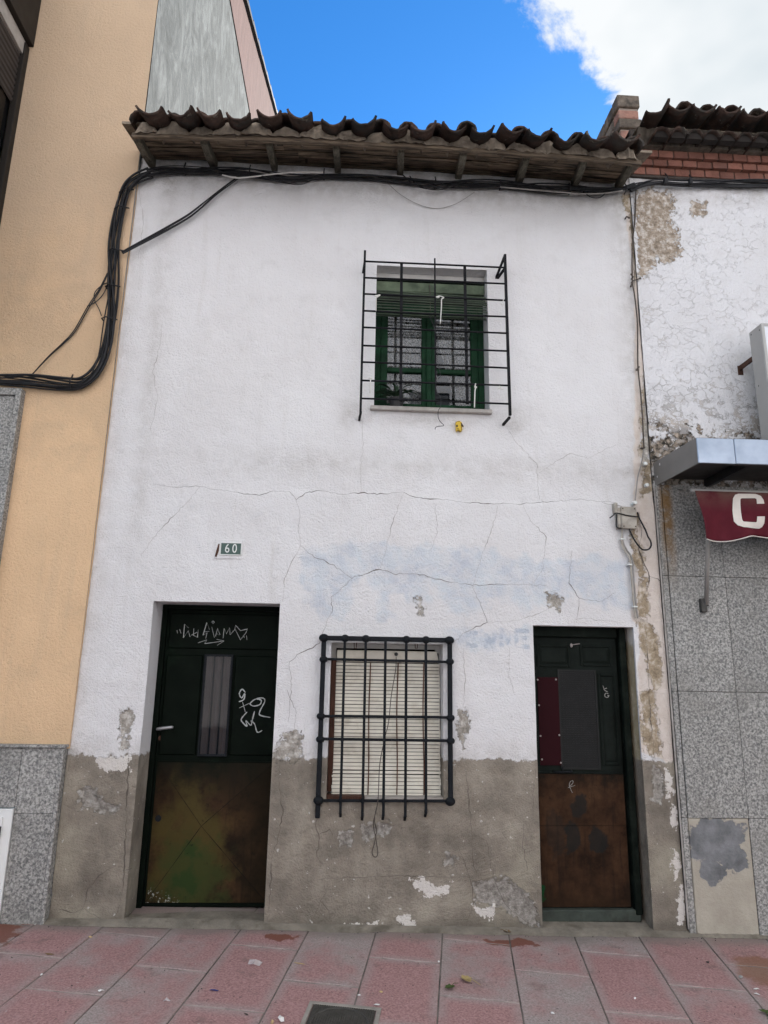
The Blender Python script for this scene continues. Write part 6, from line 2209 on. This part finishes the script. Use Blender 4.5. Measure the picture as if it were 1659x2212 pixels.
mb.build('tie_wire', 'cable_black', jb, smooth=True)
MB().tube(smooth_path([at(*zb8(*q), -0.04) for q in [(575, 250), (600, 330), (650, 430), (705, 540), (735, 620), (775, 690), (785, 760), (750, 815), (690, 828), (640, 815), (580, 750), (520, 660), (470, 560), (450, 505)]], 5), 0.0055, 7).build('loop_cable', 'cable_black', jb, smooth=True)
for dx in (0, 34):
    MB().tube(smooth_path([at(*zb8(q[0] + dx * min(1, i / 3), q[1]), -0.028) for i, q in enumerate([(340, 500), (335, 620), (335, 720), (370, 820), (440, 920), (470, 1020), (478, 1180), (495, 1400), (520, 1680), (545, 1880)])], 5), 0.0058, 7).build('conduit', 'cable_grey' if dx else 'box_plastic', jb, smooth=True)
for q in ((455, 1052), (540, 1700), (345, 660)):
    p = at(*zb8(*q), -0.036)
    MB().box(p.x - 0.012, p.x + 0.018, -0.040, 0.0, p.z - 0.005, p.z + 0.005).build('conduit_clip', 'enamel_white', jb, bevel=0.002)
p = at(*zb8(535, 105), -0.05)
MB().cyl((p.x, -0.062, p.z), (p.x, 0.0, p.z), 0.014, 12).build('insulator', 'enamel_white', jb, bevel=0.003)
mb = MB()
p = at(*zb8(245, 150), -0.04)
mb.box(p.x - 0.012, p.x + 0.012, -0.045, 0.02, p.z - 0.05, p.z + 0.022)
mb.build('old_bracket', 'box_plastic', jb, bevel=0.004)

# cords on the upper grille
hw = MB()
hw.tube(smooth_path([at(*zw(*q), -0.13) for q in [(765, 680), (800, 750), (825, 830), (850, 920), (840, 1080), (868, 1200), (855, 1250), (835, 1180), (830, 1350), (870, 1420), (870, 1500), (850, 1540), (850, 1600), (870, 1640), (900, 1672), (850, 1680), (825, 1690), (822, 1708)]], 5), 0.0024, 5)
tag(hw.build('hanging_wire', 'cable_black', None), 'thin black wire trailing down from the upper window grille', 'wire')
for i, (seq, lab) in enumerate((([(835, 515), (860, 505), (900, 520), (880, 535), (878, 600), (868, 755)], 'white cord tied to the middle of the upper window grille'),
                                ([(1187, 1295), (1180, 1330), (1195, 1325), (1182, 1350), (1178, 1440), (1176, 1510)], 'white cord tied low at the right of the upper window grille'),
                                ([(280, 505), (325, 495), (300, 515), (290, 520), (288, 640)], 'white cord loop tied at the left of the upper window grille'),
                                ([(230, 1245), (255, 1245), (240, 1258), (236, 1380)], 'white cord knot near the bottom left of the upper grille'),
                                ([(1440, 520), (1432, 560), (1415, 575), (1440, 585), (1432, 560)], 'pale cord knot near the top right of the upper grille'),
                                ([(1385, 1325), (1405, 1318), (1410, 1335), (1390, 1338), (1440, 1345)], 'small wire curl at the bottom right of the upper grille'))):
    mb = MB()
    mb.tube(smooth_path([at(*zw(*q), -0.136) for q in seq], 5), 0.0042 if i < 4 else 0.003, 6)
    if i in (0, 2, 3):
        p = at(*zw(*seq[0]), -0.136)
        mb.ball((p.x + 0.008, -0.137, p.z), 0.009, 8, 5, (1.6, 0.6, 0.9))
    tag(mb.build('grille_cord', 'white_cord', None, smooth=True), lab, 'cord')

# ------------------------------------------------------------------ street surface details
def on_ground(px, py):
    return gat(px, py)


# dirt and mortar strip along the foot of the walls
mb = MB()
n = 220
vs, fs = [], []
for i in range(n + 1):
    x = -1.70 + 4.9 * i / n
    w = 0.028 + 0.05 * float(fbm(np.array([x]), np.array([0.0]), 4.0, 4, 3)[0])
    if x > HX1:
        w *= 0.8
    vs += [gpt(x, 0.02, 0.020), gpt(x, -0.012 - w * 0.4, 0.012 + rnd.uniform(0, .004)), gpt(x, -0.02 - w, 0.0015)]
    if i:
        k = 3 * i
        fs += [(k - 3, k - 2, k + 1, k), (k - 2, k - 1, k + 2, k + 1)]
o = mb.add(vs, fs).build('wall_foot_mortar', 'foot_mortar', pavement, smooth=True)

# manhole
c0 = gat(669.5, 2164)
mh = thing('manhole_cover', 'square cast iron manhole cover with ribbed plate in the paving', 'manhole cover', c0)


def mpt(u, v, h):
    return c0 + UX * u - VX * v + NX * h


def mbox(mb, u0, u1, v0, v1, h0, h1):
    mb.hexa([mpt(u0, v1, h0), mpt(u1, v1, h0), mpt(u1, v0, h0), mpt(u0, v0, h0), mpt(u0, v1, h1), mpt(u1, v1, h1), mpt(u1, v0, h1), mpt(u0, v0, h1)])
    return mb


S = 0.335
mb = MB()
mbox(mb, 0, S, 0, 0.022, -0.01, 0.006)
mbox(mb, 0, S, S - 0.022, S, -0.01, 0.006)
mbox(mb, 0, 0.020, 0.022, S - 0.022, -0.01, 0.006)
mbox(mb, S - 0.020, S, 0.022, S - 0.022, -0.01, 0.006)
mb.build('frame', 'frame_concrete', mh, bevel=0.0015)
mbox(MB(), 0.023, S - 0.023, 0.025, S - 0.025, -0.006, 0.0025).build('plate', 'cast_iron', mh)
nb_ = 26
for i in range(nb_):
    u = 0.030 + (S - 0.060) * (i + 0.5) / nb_
    mbox(MB(), u - 0.0035, u + 0.0035, 0.028, S - 0.028, 0.0022, 0.0062).build('rib', 'cast_iron', mh)
mb = MB()
for i in range(nb_):
    v = 0.030 + (S - 0.060) * (i + 0.5) / nb_
    mbox(mb, 0.028, S - 0.028, v - 0.0022, v + 0.0022, 0.0022, 0.0052)
mb.build('cross_ribs', 'cast_iron', mh)
q_ = [mpt(S / 2 + 0.128 * math.cos(a), S / 2 + 0.128 * math.sin(a), 0.0055) for a in np.linspace(0, 2 * math.pi, 49)]
MB().tube(q_, 0.0045, 6, caps=False).build('ring', 'cast_iron', mh)


def fallen_leaf(px, py, size, ang, m, label, curl=0.25, stem=(1, 0)):
    c = gat(px, py) + NX * 0.006
    outline = [(0, 1.0), (0.30, 0.62), (0.52, 0.42), (0.50, 0.05), (0.62, -0.25), (0.34, -0.42), (0.20, -0.75), (0.0, -0.8), (-0.22, -0.72), (-0.38, -0.40), (-0.60, -0.22), (-0.50, 0.08), (-0.55, 0.42), (-0.28, 0.64)]
    vs = [c + NX * 0.002]
    for a, b in outline:
        x, y = a * math.cos(ang) - b * math.sin(ang), a * math.sin(ang) + b * math.cos(ang)
        vs.append(c + (UX * x + VX * y) * size + NX * (curl * size * (a * a * 1.2 + 0.3 * b * b) + 0.002))
    n = len(outline)
    fs = [(0, 1 + i, 1 + (i + 1) % n) for i in range(n)]
    mb = MB().add(vs, fs)
    o = mb.build('fallen_leaf', m, None)
    sd = UX * math.sin(ang) * 0.8 - VX * math.cos(ang) * 0.8
    sd = (UX * stem[0] + VX * stem[1]).normalized()
    st_ = MB().tube([c + NX * 0.003, c + sd * size * 0.9 + NX * 0.012, c + sd * size * 1.9 + NX * 0.002], 0.0015, 5).build('stem', m, o)
    return tag(o, label, 'leaf')


z6 = Z(660, 2000, 2.304)
z7 = Z(1290, 2000, 2.6333)
z8 = Z(0, 2200, 2.37)
fallen_leaf(*z6(1166, 1045), 0.042, 0.6, 'leaf_yellow', 'dry yellow fallen leaf on the pink paving', 0.5, (1, -0.6))
fallen_leaf(*z6(1072, 1090), 0.034, 2.2, 'leaf_green', 'small dark green fallen leaf beside the dry yellow leaf', 0.5, (0.6, 0.8))
fallen_leaf(*z6(1400, 768), 0.030, 1.2, 'leaf_brown', 'brown leaf lying at the foot of the wall by the right door', 0.6, (-1, 0.1))
fallen_leaf(*z7(1645, 1412), 0.032, 1.0, 'leaf_green', 'green leaf at the right edge of the paving', 0.5, (-0.3, -1))


def scrap(px, py, sx_, sy_, ang, m, label, cat='scrap', h=0.006, seed=1):
    rr = random.Random(seed + int(px))
    c = gat(px, py)
    n = 7
    ring1, ring2 = [], []
    vs = [c + NX * (h + 0.003)]
    for i in range(n):
        a = 2 * math.pi * i / n
        k = rr.uniform(0.65, 1.2)
        x, y = sx_ * k * math.cos(a), sy_ * k * math.sin(a)
        x, y = x * math.cos(ang) - y * math.sin(ang), x * math.sin(ang) + y * math.cos(ang)
        vs.append(c + UX * x + VX * y + NX * (0.002 + rr.random() * h))
    for i in range(n):
        vs.append(vs[1 + i] - NX * 0.0015)
    fs = [(0, 1 + i, 1 + (i + 1) % n) for i in range(n)] + [(1 + i, 1 + n + i, 1 + n + (i + 1) % n, 1 + (i + 1) % n) for i in range(n)]
    o = MB().add(vs, fs).build('litter_scrap', m, None)
    return tag(o, label, cat)


scrap(*z6(648, 1185), 0.016, 0.008, 0.2, 'paper_white', 'torn white paper scrap beside the manhole frame', 'paper')
scrap(*z6(673, 1110), 0.010, 0.008, 0.2, 'paper_tan', 'tan crumb of paper above the manhole cover', 'paper')
scrap(*z6(548, 1130), 0.008, 0.004, 0.2, 'paper_white', 'tiny white paper bit on the joint above the manhole', 'paper')
scrap(*z6(98, 1275), 0.016, 0.018, 0.4, 'paper_white', 'white paper scrap left of the manhole at the bottom edge', 'paper', 0.015)
scrap(*z6(1332, 768), 0.010, 0.007, 0.4, 'paper_white', 'white scrap at the wall foot left of the brown leaf', 'paper')
scrap(*z6(1008, 935), 0.009, 0.006, 0.9, 'paper_white', 'white crumb at the crossing of paving joints', 'paper')
scrap(*z6(205, 945), 0.030, 0.006, -0.2, 'paper_tan', 'dry straw on the paving below the brown stain', 'straw', 0.003)
scrap(*z8(535, 342), 0.012, 0.007, -0.3, 'paper_tan', 'cigarette end on the paving near the left wall', 'cigarette end')
scrap(*z8(290, 445), 0.028, 0.006, 0.0, 'leaf_brown', 'brown strip of leaf lying along a joint at left', 'leaf', 0.006)
scrap(*z8(595, 660), 0.014, 0.006, 0.5, 'paper_white', 'white paper chip on the left paving', 'paper')
scrap(*z8(248, 565), 0.008, 0.006, 0.5, 'paper_white', 'white crumb by the left oblique paving joint', 'paper')
scrap(*z8(985, 725), 0.016, 0.014, 0.1, 'film_clear', 'crumpled clear wrapper at the bottom of the paving', 'wrapper', 0.018)
scrap(*z8(1515, 500), 0.038, 0.026, 0.1, 'film_clear', 'larger crumpled sheet of clear plastic on the paving', 'wrapper', 0.020)
scrap(*z8(1272, 657), 0.024, 0.005, 0.0, 'wrapper_blue', 'thin dark blue wrapper strip on the paving', 'wrapper', 0.004)
scrap(*z8(1460, 800), 0.012, 0.008, -0.5, 'pebble_dark', 'dark flattened scrap near the bottom joint', 'scrap', 0.004)
scrap(*z8(1612, 845), 0.008, 0.018, 0.2, 'paper_tan', 'tan paper strip at the bottom edge of the paving', 'paper')
scrap(*z7(1580, 1250), 0.018, 0.008, 0.2, 'paper_white', 'white cigarette paper on the right paving', 'paper')
scrap(*z7(1585, 1282), 0.014, 0.009, -0.3, 'paper_white', 'pale paper bit below the white cigarette paper', 'paper')
scrap(*z7(1482, 1175), 0.011, 0.010, 0.3, 'kerb_stone', 'pale pebble on the right oblique joint', 'pebble', 0.012)
scrap(*z7(1262, 1074), 0.011, 0.007, 0.3, 'pebble_dark', 'dark crumb in the middle of the right paving', 'crumb', 0.008)
scrap(*z7(1595, 888), 0.014, 0.010, -0.7, 'paper_white', 'white shard at the foot of the granite wall', 'shard', 0.012)
scrap(*z7(242, 1408), 0.009, 0.007, 0.3, 'paper_white', 'small white chip at the lower middle paving', 'paper')
scrap(*z7(785, 1310), 0.007, 0.006, 0.3, 'paper_white', 'white speck on the pink tile right of the middle', 'paper')
for a_ in ():
    pass
# loose grit: far too many crumbs to count
rr = random.Random(77)
mb = MB()
for i in range(420):
    if rr.random() < 0.5:
        x, y = rr.uniform(-2.2, 3.0), -0.03 - abs(rr.gauss(0, 0.05))
    else:
        x, y = rr.uniform(-2.4, 3.0), rr.uniform(-1.9, -0.02)
    if -1.2 < x < -0.5 and rr.random() < 0.3:
        y = rr.uniform(0, 0.2)
    s_ = rr.uniform(0.0016, 0.0052)
    zz = gz(x, y) if y < 0 else 0.026
    b0 = len(mb.v)
    c = Vector((x, y, zz + s_ * 0.4))
    pts = [c + Vector((rr.uniform(.6, 1.2) * s_, 0, 0)), c + Vector((-rr.uniform(.6, 1.2) * s_, 0, 0)), c + Vector((0, rr.uniform(.6, 1.2) * s_, 0)), c + Vector((0, -rr.uniform(.6, 1.2) * s_, 0)), c + Vector((0, 0, s_ * .6)), c - Vector((0, 0, s_ * .6))]
    mb.add(pts, [(0, 2, 4), (2, 1, 4), (1, 3, 4), (3, 0, 4), (2, 0, 5), (1, 2, 5), (3, 1, 5), (0, 3, 5)])
o = mb.build('grit', 'pebble_dark', None)
o['kind'] = 'stuff'
o['label'] = 'dark grit and crumbs scattered along the paving'
o['category'] = 'grit'

# ------------------------------------------------------------------ building across the street (behind the camera; its sunlit face and panes light this side)
opp = thing('facing_building', 'pale sunlit building across the street mirrored in the window panes', 'building', (0, -8.2, 0))
OY = -8.2
cols = [-7.6, -5.3, -3.0, -0.7, 1.55, 3.86, 6.25, 8.6]
rows = [(3.0, 1.5), (6.35, 1.5), (9.85, 1.3)]
lit = {(4, 1), (5, 1), (6, 1), (5, 2)}
xs_ = [-12.0]
mb = MB()
ww_ = 0.84
mb.box(-12, 12, OY - 6, OY - 0.4, -0.4, 11.6)
rws = [(-0.4,)]
zed = [-0.4] + [e for c, h in rows for e in (c - h / 2, c + h / 2)] + [11.6]
for i in range(len(zed) - 1):
    if i % 2 == 0:
        mb.box(-12, 12, OY - 0.4, OY, zed[i] + 0.0, zed[i + 1])
    else:
        xe = [-12] + [e for c in cols for e in (c - ww_ / 2, c + ww_ / 2)] + [12]
        for k in range(0, len(xe), 2):
            mb.box(xe[k], xe[k + 1], OY - 0.4, OY, zed[i], zed[i + 1])
mb.build('wall', 'opp_wall', opp)
for ri, (zc0_, h) in enumerate(rows):
    for ci, c in enumerate(cols):
        if (ci, ri) in lit:
            MB().box(c - ww_ / 2, c + ww_ / 2, OY - 0.06, OY - 0.05, zc0_ - h / 2, zc0_ + h / 2).build('pane', 'opp_glass', opp)
        else:
            MB().box(c - ww_ / 2, c + ww_ / 2, OY - 0.06, OY - 0.03, zc0_ - h / 2, zc0_ + h / 2).build('shutter', 'opp_shutter', opp)
MB().box(-12, 12, OY - 0.5, OY + 0.35, 11.6, 11.8).build('eave', 'opp_trim', opp)
